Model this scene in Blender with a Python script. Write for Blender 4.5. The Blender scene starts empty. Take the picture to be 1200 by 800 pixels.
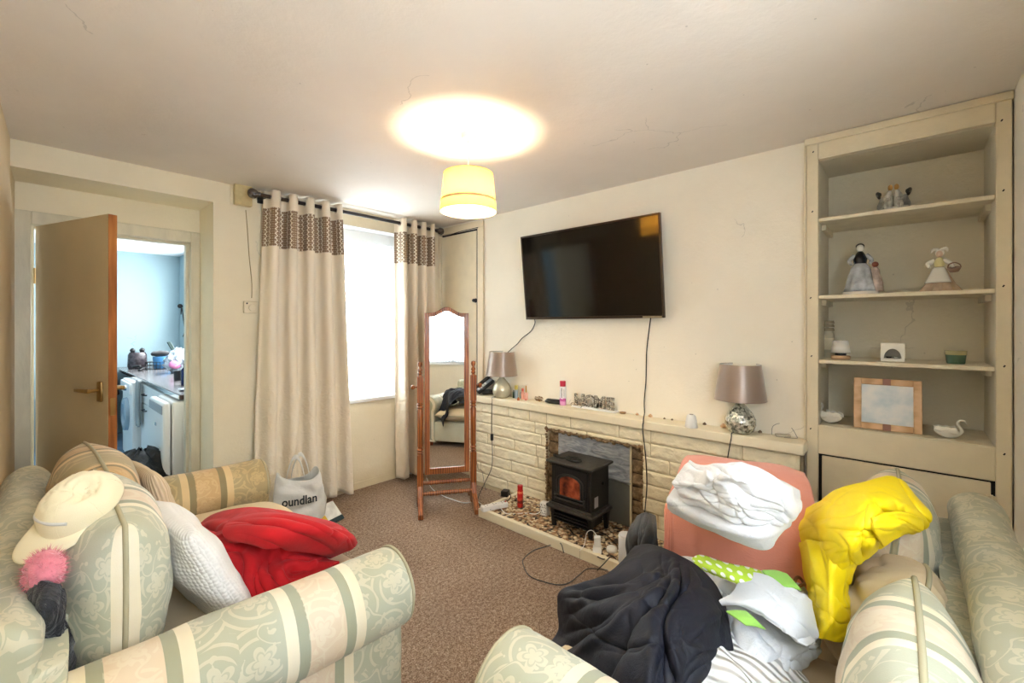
WORLD = 19
EXPO = 0.27
PEND = 30
MN = (-.57, -.82)
MTILT = -.03
import bpy, bmesh, math, random
from mathutils import Vector, Matrix, noise, Euler
random.seed(7)
PI = math.pi
SC = bpy.context.scene
COL = SC.collection
# ------------------------------------------------------------------ camera geometry
F = 517.0; HZ = 382.0; CH = 1.36
FX, FY = .7435, .6687
def ray(px, py):
    u = (px-600)/F; v = (HZ-py)/F
    return Vector((FX+u*FY, FY-u*FX, v))
def PZ(px, py, z):
    d = ray(px, py); t = (z-CH)/d.z
    return Vector((d.x*t, d.y*t, z))
def PX(px, py, X):
    d = ray(px, py); t = X/d.x
    return Vector((X, d.y*t, CH+d.z*t))
def PY(px, py, Y):
    d = ray(px, py); t = Y/d.y
    return Vector((d.x*t, Y, CH+d.z*t))
XA = 2.737; YB = 3.417; YD = -.32; ZC = 2.32
def wall_c(y): return -.181+.0415*y

# ------------------------------------------------------------------ materials
def new_mat(name):
    m = bpy.data.materials.new(name); m.use_nodes = True
    nt = m.node_tree; b = nt.nodes['Principled BSDF']
    return m, nt, b
def N(nt, typ, **kw):
    n = nt.nodes.new(typ)
    for k, v in kw.items():
        if k.startswith('i_'): n.inputs[k[2:].replace('_', ' ')].default_value = v
        else: setattr(n, k, v)
    return n
def L(nt, a, b): nt.links.new(a, b)
def rgb(r, g, b): # sRGB 0-255 -> linear
    def f(c):
        c /= 255.
        return c/12.92 if c <= .04045 else ((c+.055)/1.055)**2.4
    return (f(r), f(g), f(b), 1)
def ramp(nt, fac, stops, interp='LINEAR'):
    r = N(nt, 'ShaderNodeValToRGB'); cr = r.color_ramp; cr.interpolation = interp
    while len(cr.elements) < len(stops): cr.elements.new(.5)
    for e, (p, c) in zip(cr.elements, stops):
        e.position = p; e.color = c
    L(nt, fac, r.inputs[0]); return r
def coords(nt, kind='Object', scale=(1, 1, 1)):
    t = N(nt, 'ShaderNodeTexCoord'); mp = N(nt, 'ShaderNodeMapping')
    mp.inputs['Scale'].default_value = scale
    L(nt, t.outputs[kind], mp.inputs[0]); return mp.outputs[0]
def math_(nt, op, a, b=None, c=None, clamp=False):
    n = N(nt, 'ShaderNodeMath', operation=op); n.use_clamp = clamp
    for i, x in enumerate((a, b, c)):
        if x is None: continue
        if isinstance(x, (int, float)): n.inputs[i].default_value = x
        else: L(nt, x, n.inputs[i])
    return n.outputs[0]
def mix(nt, fac, a, b, mode='MIX'):
    n = N(nt, 'ShaderNodeMix', data_type='RGBA', blend_type=mode)
    for i, x in ((0, fac), (6, a), (7, b)):
        if isinstance(x, (int, float, tuple)): n.inputs[i].default_value = x
        else: L(nt, x, n.inputs[i])
    return n.outputs[2]
def bump(nt, b, h, strength=.3, dist=.01):
    n = N(nt, 'ShaderNodeBump'); n.inputs['Strength'].default_value = strength
    n.inputs['Distance'].default_value = dist
    L(nt, h, n.inputs['Height']); L(nt, n.outputs[0], b.inputs['Normal'])
def simple(name, col, rough=.6, metal=0, nscale=0, nstr=.2, var=0, vscale=5, coat=0, spec=None, stretch=(1,1,1), sheen=0, dist=.01, trans=0):
    m, nt, b = new_mat(name)
    b.inputs['Base Color'].default_value = col; b.inputs['Roughness'].default_value = rough
    b.inputs['Metallic'].default_value = metal
    if coat: b.inputs['Coat Weight'].default_value = coat; b.inputs['Coat Roughness'].default_value = .1
    if spec is not None: b.inputs['Specular IOR Level'].default_value = spec
    if sheen: b.inputs['Sheen Weight'].default_value = sheen
    co = coords(nt, 'Object', stretch)
    if var:
        n = N(nt, 'ShaderNodeTexNoise', i_Scale=vscale, i_Detail=5.); L(nt, co, n.inputs['Vector'])
        r = ramp(nt, n.outputs['Fac'], [(.3, tuple(c*(1-var) for c in col[:3])+(1,)), (.7, tuple(min(1, c*(1+var*.6)) for c in col[:3])+(1,))])
        L(nt, r.outputs[0], b.inputs['Base Color'])
    if nscale:
        n = N(nt, 'ShaderNodeTexNoise', i_Scale=nscale, i_Detail=4.); L(nt, co, n.inputs['Vector'])
        bump(nt, b, n.outputs['Fac'], nstr, dist)
    if trans: b.inputs['Transmission Weight'].default_value = trans
    return m

# ------------------------------------------------------------------ mesh builder
class MB:
    def __init__(s):
        s.v = []; s.f = []; s.uv = []      # uv: per face list or None
    def add(s, vs, fs, uvs=None):
        o = len(s.v); s.v += [Vector(p) for p in vs]
        for i, f in enumerate(fs):
            s.f.append([o+k for k in f]); s.uv.append(uvs[i] if uvs else None)
        return s
    def box(s, lo, hi, M=None):
        x0, y0, z0 = lo; x1, y1, z1 = hi
        vs = [Vector(p) for p in ((x0,y0,z0),(x1,y0,z0),(x1,y1,z0),(x0,y1,z0),(x0,y0,z1),(x1,y0,z1),(x1,y1,z1),(x0,y1,z1))]
        if M: vs = [M @ p for p in vs]
        fs = [(0,3,2,1),(4,5,6,7),(0,1,5,4),(1,2,6,5),(2,3,7,6),(3,0,4,7)]
        return s.add(vs, fs)
    def cbox(s, c, sz, rot=None):
        c = Vector(c); h = Vector(sz)/2
        M = Matrix.Translation(c) @ (Euler(rot).to_matrix().to_4x4() if rot else Matrix())
        return s.box(-h, h, M)
    def prism(s, poly, z0, z1, M=None):
        n = len(poly)
        a = [Vector((p[0], p[1], z0)) for p in poly]+[Vector((p[0], p[1], z1)) for p in poly]
        if M: a = [M @ p for p in a]
        fs = [tuple(range(n-1, -1, -1)), tuple(range(n, 2*n))]+[(i, (i+1) % n, n+(i+1) % n, n+i) for i in range(n)]
        return s.add(a, fs)
    def lathe(s, prof, seg=24, M=None, cap=True, ripple=None):
        vs = []; fs = []; uvs = []
        for j, (r, z) in enumerate(prof):
            for i in range(seg):
                a = 2*PI*i/seg; rr = r*(ripple(a, z) if ripple else 1)
                vs.append(Vector((rr*math.cos(a), rr*math.sin(a), z)))
        m = len(prof)
        for j in range(m-1):
            for i in range(seg):
                k = (i+1) % seg
                fs.append((j*seg+i, j*seg+k, (j+1)*seg+k, (j+1)*seg+i))
                u0, u1 = i/seg, (i+1)/seg; v0, v1 = prof[j][1], prof[j+1][1]
                uvs.append([(u0, v0), (u1, v0), (u1, v1), (u0, v1)])
        if cap:
            if prof[0][0] > 1e-6: fs.append(tuple(range(seg-1, -1, -1))); uvs.append(None)
            if prof[-1][0] > 1e-6: fs.append(tuple((m-1)*seg+i for i in range(seg))); uvs.append(None)
        if M: vs = [M @ p for p in vs]
        return s.add(vs, fs, uvs)
    def ball(s, c, r, seg=16, rings=10, sc=(1, 1, 1), rot=None):
        R = Euler(rot).to_matrix() if rot else Matrix.Identity(3)
        M = Matrix.Translation(Vector(c)) @ R.to_4x4() @ Matrix.Diagonal((sc[0], sc[1], sc[2], 1))
        prof = [(max(1e-5, r*math.sin(PI*j/rings)), -r*math.cos(PI*j/rings)) for j in range(rings+1)]
        return s.lathe(prof, seg, M, cap=False)
    def tube(s, pts, r, seg=8, closed=False, smooth_n=0):
        pts = [Vector(p) for p in pts]
        if smooth_n:
            if isinstance(r, (list, tuple)):
                q = catmull([(x, 0, 0) for x in r], smooth_n, closed); r = [x.x for x in q]
            pts = catmull(pts, smooth_n, closed)
        n = len(pts); vs = []; fs = []
        up = Vector((0, 0, 1)); prev = None
        for i, p in enumerate(pts):
            a = pts[(i-1) % n] if (closed or i > 0) else p
            b = pts[(i+1) % n] if (closed or i < n-1) else p
            t = (b-a)
            t = t.normalized() if t.length > 1e-9 else up
            if prev is None:
                ref = up if abs(t.dot(up)) < .9 else Vector((1, 0, 0))
                x = t.cross(ref).normalized()
            else:
                x = prev-t*prev.dot(t)
                x = x.normalized() if x.length > 1e-6 else t.orthogonal().normalized()
            prev = x; y = t.cross(x)
            rr = r[i] if isinstance(r, (list, tuple)) else r
            for k in range(seg):
                an = 2*PI*k/seg; vs.append(p+(x*math.cos(an)+y*math.sin(an))*rr)
        rng = n if closed else n-1
        for i in range(rng):
            j = (i+1) % n
            for k in range(seg):
                l = (k+1) % seg
                fs.append((i*seg+k, i*seg+l, j*seg+l, j*seg+k))
        if not closed:
            fs.append(tuple(range(seg-1, -1, -1))); fs.append(tuple((n-1)*seg+k for k in range(seg)))
        return s.add(vs, fs)
    def grid(s, fn, nu, nv, uvf=None, closed_u=False):
        vs = []; fs = []; uvs = []
        for j in range(nv+1):
            for i in range(nu+1):
                vs.append(Vector(fn(i/nu, j/nv)))
        for j in range(nv):
            for i in range(nu):
                a = j*(nu+1)+i
                fs.append((a, a+1, a+nu+2, a+nu+1))
                if uvf: uvs.append([uvf(i/nu, j/nv), uvf((i+1)/nu, j/nv), uvf((i+1)/nu, (j+1)/nv), uvf(i/nu, (j+1)/nv)])
                else: uvs.append([(i/nu, j/nv), ((i+1)/nu, j/nv), ((i+1)/nu, (j+1)/nv), (i/nu, (j+1)/nv)])
        return s.add(vs, fs, uvs)
    def build(s, name, mat, parent=None, smooth=False, bevel=0, bseg=2, sub=0, solid=0, world=False, merge=0, angle=None, offset=0):
        me = bpy.data.meshes.new(name)
        vs = s.v
        if world and parent is not None:
            inv = parent_mat(parent).inverted(); vs = [inv @ p for p in vs]
        me.from_pydata([tuple(p) for p in vs], [], s.f)
        if any(u for u in s.uv):
            ul = me.uv_layers.new(name='UVMap'); k = 0
            for f, u in zip(s.f, s.uv):
                for q in range(len(f)):
                    ul.data[k].uv = u[q] if u else (0, 0)
                    k += 1
        bm = bmesh.new(); bm.from_mesh(me)
        if merge: bmesh.ops.remove_doubles(bm, verts=bm.verts, dist=merge)
        if not solid: bmesh.ops.recalc_face_normals(bm, faces=bm.faces)
        bm.to_mesh(me); bm.free()
        me.materials.append(mat)
        o = bpy.data.objects.new(name, me); COL.objects.link(o)
        if parent is not None: o.parent = parent
        if smooth:
            for p in me.polygons: p.use_smooth = True
            if angle: me.set_sharp_from_angle(angle=math.radians(angle))
        if solid:
            md = o.modifiers.new('solid', 'SOLIDIFY'); md.thickness = solid; md.offset = offset
        if bevel:
            md = o.modifiers.new('bevel', 'BEVEL'); md.width = bevel; md.segments = bseg; md.limit_method = 'ANGLE'; md.angle_limit = math.radians(40)
            if not smooth:
                for p in me.polygons: p.use_smooth = True
                me.set_sharp_from_angle(angle=math.radians(35))
        if sub:
            md = o.modifiers.new('sub', 'SUBSURF'); md.levels = sub; md.render_levels = sub
        return o
def parent_mat(p):
    M = Matrix.LocRotScale(p.location, p.rotation_euler, p.scale)
    if p.parent: M = parent_mat(p.parent) @ M
    return M
def cr(p0, p1, p2, p3, t):
    return .5*((2*p1)+(p2-p0)*t+(2*p0-5*p1+4*p2-p3)*t*t+(3*p1-p0-3*p2+p3)*t*t*t)
def catmull(pts, n=6, closed=False):
    pts = [Vector(p) for p in pts]; out = []; m = len(pts)
    for i in range(m if closed else m-1):
        g = (lambda k: pts[k % m]) if closed else (lambda k: pts[max(0, min(m-1, k))])
        for k in range(n): out.append(cr(g(i-1), g(i), g(i+1), g(i+2), k/n))
    if not closed: out.append(pts[-1])
    return out
def surf_eval(ctrl, u, v):
    def line(row, t):
        m = len(row)-1; x = t*m; i = min(int(x), m-1); f = x-i
        g = lambda k: row[max(0, min(m, k))] if 0 <= k <= m else (row[0]*2-row[1] if k < 0 else row[m]*2-row[m-1])
        return cr(g(i-1), g(i), g(i+1), g(i+2), f)
    return line([line(r, u) for r in ctrl], v)
def cloth(name, mat, ctrl, nu=60, nv=60, disp=None, solid=.006, parent=None, sub=1, uvs=1.0, world=True):
    """soft surface through a net of 3D control points, folds added along the normal"""
    ctrl = [[Vector(p) for p in r] for r in ctrl]
    P = [[surf_eval(ctrl, i/nu, j/nv) for i in range(nu+1)] for j in range(nv+1)]
    Q = []
    for j in range(nv+1):
        row = []
        for i in range(nu+1):
            a = P[j][min(nu, i+1)]-P[j][max(0, i-1)]; b = P[min(nv, j+1)][i]-P[max(0, j-1)][i]
            n = a.cross(b); n = n.normalized() if n.length > 1e-9 else Vector((0, 0, 1))
            row.append(P[j][i]+n*(disp(i/nu, j/nv, P[j][i]) if disp else 0))
        Q.append(row)
    mb = MB()
    mb.grid(lambda u, v: Q[round(v*nv)][round(u*nu)], nu, nv, uvf=lambda u, v: (u*uvs, v*uvs))
    return mb.build(name, mat, parent, smooth=True, sub=sub, solid=solid, world=world)
def fold(u, v, amp, fu, fv, seed=0, warp=.6, sharp=1.5):
    """long drawn-out folds across the cloth"""
    w = noise.noise(Vector((u*2.3+seed, v*2.3, seed*1.7)))*warp
    n = noise.noise(Vector((u*fu+w*2+seed*3.1, v*fv+w*2, seed)))
    r = 1-min(1, abs(n)*2.2)
    return amp*(r**sharp)
def crumple(p, amp, sc, seed=0):
    d = noise.voronoi(Vector((p.x*sc+seed, p.y*sc, p.z*sc)))[0]
    return amp*(d[1]-d[0])
def creases(seed, n, amp, w, ang=None, spread=3.2, ln=(.3, .9), anchor=None):
    rnd = random.Random(seed); Ls = []
    for i in range(n):
        if anchor:
            a = ang+rnd.uniform(-spread, spread)/2; r0 = rnd.uniform(.02, .25); L_ = rnd.uniform(*ln)
            p = (anchor[0]+math.cos(a)*r0, anchor[1]+math.sin(a)*r0)
        else:
            a = (ang if ang is not None else 0)+rnd.uniform(-spread, spread)/2; L_ = rnd.uniform(*ln)
            p = (rnd.uniform(-.1, 1)-.3*L_*math.cos(a), rnd.uniform(-.1, 1)-.3*L_*math.sin(a))
        Ls.append((p[0], p[1], math.cos(a), math.sin(a), L_, rnd.uniform(.5, 1)*amp*(1 if rnd.random() < .68 else -.7), rnd.uniform(.5, 1.5)*w, rnd.uniform(0, 9)))
    def f(u, v):
        t = 0
        for (x, y, c, s, L_, A, W_, ph) in Ls:
            dx = u-x; dy = v-y; al = (dx*c+dy*s)/L_
            if al < -.15 or al > 1.15: continue
            pr = -dx*s+dy*c+.035*math.sin(al*5+ph)
            tp = max(0, 1-abs(al-.5)*2/1.3); 
            q = pr/(W_*(.5+al if al > 0 else .5))
            if abs(q) > 3: continue
            # sharp crest, soft flanks; one side steeper
            t += A*tp**.7*(math.exp(-abs(q)**1.25) if q > 0 else math.exp(-abs(q*1.9)**1.25))
        return t
    return f
def empty(name, loc, rz=0, **kw):
    o = bpy.data.objects.new(name, None); COL.objects.link(o)
    o.location = loc; o.rotation_euler = (0, 0, rz); o.empty_display_size = .05
    return tag(o, **kw)
def tag(o, label=None, cat=None, group=None, kind=None):
    if label: o['label'] = label
    if cat: o['category'] = cat
    if group: o['group'] = group
    if kind: o['kind'] = kind
    return o
def lab(o, s): o['label'] = s; return o
def rebase(o):
    """put the origin of a single-mesh thing at the bottom centre of its shape"""
    vs = [v.co for v in o.data.vertices]
    c = Vector(((min(v.x for v in vs)+max(v.x for v in vs))/2, (min(v.y for v in vs)+max(v.y for v in vs))/2, min(v.z for v in vs)))
    for v in o.data.vertices: v.co -= c
    o.location = o.location+c
    return o
def text_mb(txt, size, depth, font_bold=0.0):
    cu = bpy.data.curves.new('t', 'FONT'); cu.body = txt; cu.size = size; cu.extrude = depth; cu.offset = font_bold
    cu.align_x = 'CENTER'; cu.resolution_u = 3
    o = bpy.data.objects.new('t', cu); COL.objects.link(o)
    dg = bpy.context.evaluated_depsgraph_get(); dg.update()
    me = bpy.data.meshes.new_from_object(o.evaluated_get(dg))
    mb = MB(); mb.add([v.co.copy() for v in me.vertices], [tuple(p.vertices) for p in me.polygons])
    bpy.data.objects.remove(o); bpy.data.curves.remove(cu); bpy.data.meshes.remove(me)
    return mb
def xf(mb, M):
    mb.v = [M @ p for p in mb.v]; return mb
# ================================================================== MATERIALS
def wall_mat(name, col, stain=.06, bstr=.35, damp=False):
    m, nt, b = new_mat(name)
    co = coords(nt)
    n1 = N(nt, 'ShaderNodeTexNoise', i_Scale=2.2, i_Detail=6., i_Roughness=.6); L(nt, co, n1.inputs['Vector'])
    r = ramp(nt, n1.outputs['Fac'], [(.3, tuple(c*(1-stain) for c in col[:3])+(1,)), (.62, col)])
    c = r.outputs[0]
    # short dark hairline cracks
    v = N(nt, 'ShaderNodeTexVoronoi', feature='DISTANCE_TO_EDGE', i_Scale=1.3)
    nd = N(nt, 'ShaderNodeTexNoise', i_Scale=3., i_Detail=5.); L(nt, co, nd.inputs['Vector'])
    ad = N(nt, 'ShaderNodeVectorMath', operation='MULTIPLY_ADD'); ad.inputs[1].default_value = (.5, .5, .5)
    L(nt, nd.outputs['Color'], ad.inputs[0]); L(nt, co, ad.inputs[2]); L(nt, ad.outputs[0], v.inputs['Vector'])
    k = math_(nt, 'LESS_THAN', v.outputs['Distance'], .0035)
    n3 = N(nt, 'ShaderNodeTexNoise', i_Scale=1.7); L(nt, co, n3.inputs['Vector'])
    k = math_(nt, 'MULTIPLY', k, math_(nt, 'GREATER_THAN', n3.outputs['Fac'], .6))
    c = mix(nt, math_(nt, 'MULTIPLY', k, .35), c, tuple(x*.45 for x in col[:3])+(1,))
    # small specks
    s = N(nt, 'ShaderNodeTexVoronoi', i_Scale=9.); L(nt, co, s.inputs['Vector'])
    sp = math_(nt, 'LESS_THAN', s.outputs['Distance'], .035)
    c = mix(nt, math_(nt, 'MULTIPLY', sp, .4), c, tuple(x*.4 for x in col[:3])+(1,))
    if damp:
        sx = N(nt, 'ShaderNodeSeparateXYZ'); L(nt, co, sx.inputs[0])
        h = math_(nt, 'ADD', sx.outputs['Z'], math_(nt, 'MULTIPLY', nd.outputs['Fac'], .25))
        d = math_(nt, 'SMOOTH_MIN', math_(nt, 'MULTIPLY', math_(nt, 'SUBTRACT', .33, h), 6, clamp=True), 1, .1)
        c = mix(nt, math_(nt, 'MULTIPLY', d, .5), c, rgb(196, 178, 132))
    L(nt, c, b.inputs['Base Color']); b.inputs['Roughness'].default_value = .75
    n2 = N(nt, 'ShaderNodeTexNoise', i_Scale=55., i_Detail=5., i_Roughness=.65); L(nt, co, n2.inputs['Vector'])
    n4 = N(nt, 'ShaderNodeTexNoise', i_Scale=7., i_Detail=3.); L(nt, co, n4.inputs['Vector'])
    bump(nt, b, math_(nt, 'ADD', n2.outputs['Fac'], math_(nt, 'MULTIPLY', n4.outputs['Fac'], 2.5)), bstr, .006)
    return m
M = {}
M['wall'] = wall_mat('cream_plaster', rgb(247, 240, 224), .05)
M['wallB'] = wall_mat('cream_plaster_window_side', rgb(244, 234, 208), .07, damp=True)
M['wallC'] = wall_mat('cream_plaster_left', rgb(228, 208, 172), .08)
M['ceil'] = wall_mat('ceiling_plaster', rgb(238, 230, 220), .05, .25)
M['kwall'] = wall_mat('kitchen_plaster', rgb(150, 174, 182), .03, .15)
M['kceil'] = simple('kitchen_ceiling_paint', rgb(235, 238, 240), .8)
M['gloss'] = simple('cream_gloss_paint', rgb(232, 220, 192), .35, nscale=30, nstr=.25, var=.06, vscale=9)
M['niche'] = wall_mat('niche_plaster', rgb(230, 222, 200), .08, .6)
M['shelfpaint'] = simple('cream_shelf_paint', rgb(228, 218, 192), .45, nscale=40, nstr=.3, var=.09, vscale=14)
M['white'] = simple('white_gloss_paint', rgb(240, 242, 243), .35)
M['whiteplastic'] = simple('white_plastic', rgb(238, 238, 236), .35)
M['blackplastic'] = simple('black_plastic', rgb(22, 22, 24), .35)
M['blackrub'] = simple('black_rubber', rgb(18, 18, 18), .6)
M['chrome'] = simple('chrome', rgb(215, 215, 215), .15, 1)
M['brass'] = simple('aged_brass', rgb(168, 140, 92), .35, 1, nscale=40, nstr=.1)
M['gold'] = simple('gold', rgb(205, 160, 85), .3, 1)
# carpet
m, nt, b = new_mat('speckled_brown_carpet')
co = coords(nt)
n1 = N(nt, 'ShaderNodeTexNoise', i_Scale=170., i_Detail=3., i_Roughness=.7); L(nt, co, n1.inputs['Vector'])
n2 = N(nt, 'ShaderNodeTexNoise', i_Scale=3., i_Detail=3.); L(nt, co, n2.inputs['Vector'])
n5 = N(nt, 'ShaderNodeTexNoise', i_Scale=60., i_Detail=3.); L(nt, co, n5.inputs['Vector'])
r = ramp(nt, math_(nt, 'ADD', math_(nt, 'MULTIPLY', n1.outputs['Fac'], .7), math_(nt, 'MULTIPLY', n5.outputs['Fac'], .3)), [(.36, rgb(104, 84, 68)), (.46, rgb(150, 126, 106)), (.54, rgb(180, 156, 136)), (.66, rgb(230, 214, 196))])
r2 = ramp(nt, n2.outputs['Fac'], [(.3, (.82, .8, .79, 1)), (.7, (1, 1, 1, 1))])
L(nt, mix(nt, 1., r.outputs[0], r2.outputs[0], 'MULTIPLY'), b.inputs['Base Color'])
b.inputs['Roughness'].default_value = .95; b.inputs['Specular IOR Level'].default_value = .1
bump(nt, b, n1.outputs['Fac'], .9, .012)
M['carpet'] = m
# pebbled hearth top
m, nt, b = new_mat('pebble_set_hearth')
co = coords(nt)
v = N(nt, 'ShaderNodeTexVoronoi', i_Scale=48., i_Randomness=1.); L(nt, co, v.inputs['Vector'])
sx = N(nt, 'ShaderNodeSeparateColor'); L(nt, v.outputs['Color'], sx.inputs[0])
r = ramp(nt, sx.outputs[0], [(0, rgb(70, 52, 40)), (.12, rgb(160, 120, 85)), (.3, rgb(210, 186, 150)), (.55, rgb(236, 220, 190)), (.78, rgb(190, 152, 112)), (.93, rgb(52, 44, 40))], 'CONSTANT')
ed = ramp(nt, v.outputs['Distance'], [(.45, (1, 1, 1, 1)), (.75, (.42, .36, .3, 1))])
L(nt, mix(nt, 1., r.outputs[0], ed.outputs[0], 'MULTIPLY'), b.inputs['Base Color'])
b.inputs['Roughness'].default_value = .45
bump(nt, b, math_(nt, 'SUBTRACT', 1, v.outputs['Distance']), 1., .012)
M['pebble'] = m
M['stone'] = simple('cream_painted_stone', rgb(236, 226, 198), .6, nscale=70, nstr=.5, var=.07, vscale=18)
M['mortar'] = simple('beige_mortar', rgb(196, 182, 150), .9, nscale=90, nstr=.4)  # one even beige, darker than the stone
M['mantel'] = simple('cream_painted_mantel', rgb(238, 228, 202), .45, nscale=25, nstr=.2, var=.05, vscale=8)
# bare brown blocks
m, nt, b = new_mat('bare_brown_block')
co = coords(nt)
n1 = N(nt, 'ShaderNodeTexNoise', i_Scale=26., i_Detail=8., i_Roughness=.7); L(nt, co, n1.inputs['Vector'])
r = ramp(nt, n1.outputs['Fac'], [(.3, rgb(78, 62, 44)), (.5, rgb(128, 104, 76)), (.72, rgb(176, 150, 116))])
L(nt, r.outputs[0], b.inputs['Base Color']); b.inputs['Roughness'].default_value = .9
bump(nt, b, n1.outputs['Fac'], .8, .01); M['block'] = m
# grey sheet
m, nt, b = new_mat('creased_grey_sheet')
co = coords(nt, 'Object', (1, 1, 3.2))
n1 = N(nt, 'ShaderNodeTexNoise', i_Scale=9., i_Detail=4., i_Distortion=1.4); L(nt, co, n1.inputs['Vector'])
r = ramp(nt, n1.outputs['Fac'], [(.3, rgb(112, 118, 126)), (.7, rgb(168, 172, 178))])
L(nt, r.outputs[0], b.inputs['Base Color']); b.inputs['Roughness'].default_value = .35
bump(nt, b, n1.outputs['Fac'], .7, .02); M['greysheet'] = m
M['greyboard'] = simple('smoky_grey_board', rgb(98, 98, 92), .5, nscale=14, nstr=.2, var=.15, vscale=6)
# wood
def wood(name, c0, c1, c2, scale=(14, 14, 1.6), rough=.35, coat=.3):
    m, nt, b = new_mat(name)
    co = coords(nt, 'Object', scale)
    n = N(nt, 'ShaderNodeTexNoise', i_Scale=1.6, i_Detail=6., i_Distortion=.8); L(nt, co, n.inputs['Vector'])
    w = N(nt, 'ShaderNodeTexWave', i_Scale=1.3, i_Distortion=5., i_Detail=3.); L(nt, co, w.inputs['Vector'])
    f = math_(nt, 'ADD', math_(nt, 'MULTIPLY', n.outputs['Fac'], .65), math_(nt, 'MULTIPLY', w.outputs['Fac'], .35))
    r = ramp(nt, f, [(.25, c0), (.5, c1), (.75, c2)])
    L(nt, r.outputs[0], b.inputs['Base Color']); b.inputs['Roughness'].default_value = rough
    b.inputs['Coat Weight'].default_value = coat
    bump(nt, b, f, .12, .004)
    return m
M['pine'] = wood('antique_pine', rgb(92, 44, 16), rgb(138, 74, 30), rgb(172, 104, 50))
M['dooredge'] = wood('raw_door_edge', rgb(128, 70, 20), rgb(172, 104, 42), rgb(196, 130, 62), rough=.6, coat=0)
M['framewood'] = wood('light_oak_frame', rgb(188, 148, 108), rgb(212, 174, 134), rgb(226, 192, 154), (3, 14, 14), .55, 0)
M['doorpaint'] = simple('tan_door_paint', rgb(214, 194, 152), .45, nscale=22, nstr=.12, var=.07, vscale=3)
M['jamb'] = simple('old_cream_jamb_paint', rgb(222, 214, 190), .4, nscale=30, nstr=.35, var=.12, vscale=16, stretch=(1, 1, .3))
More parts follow.
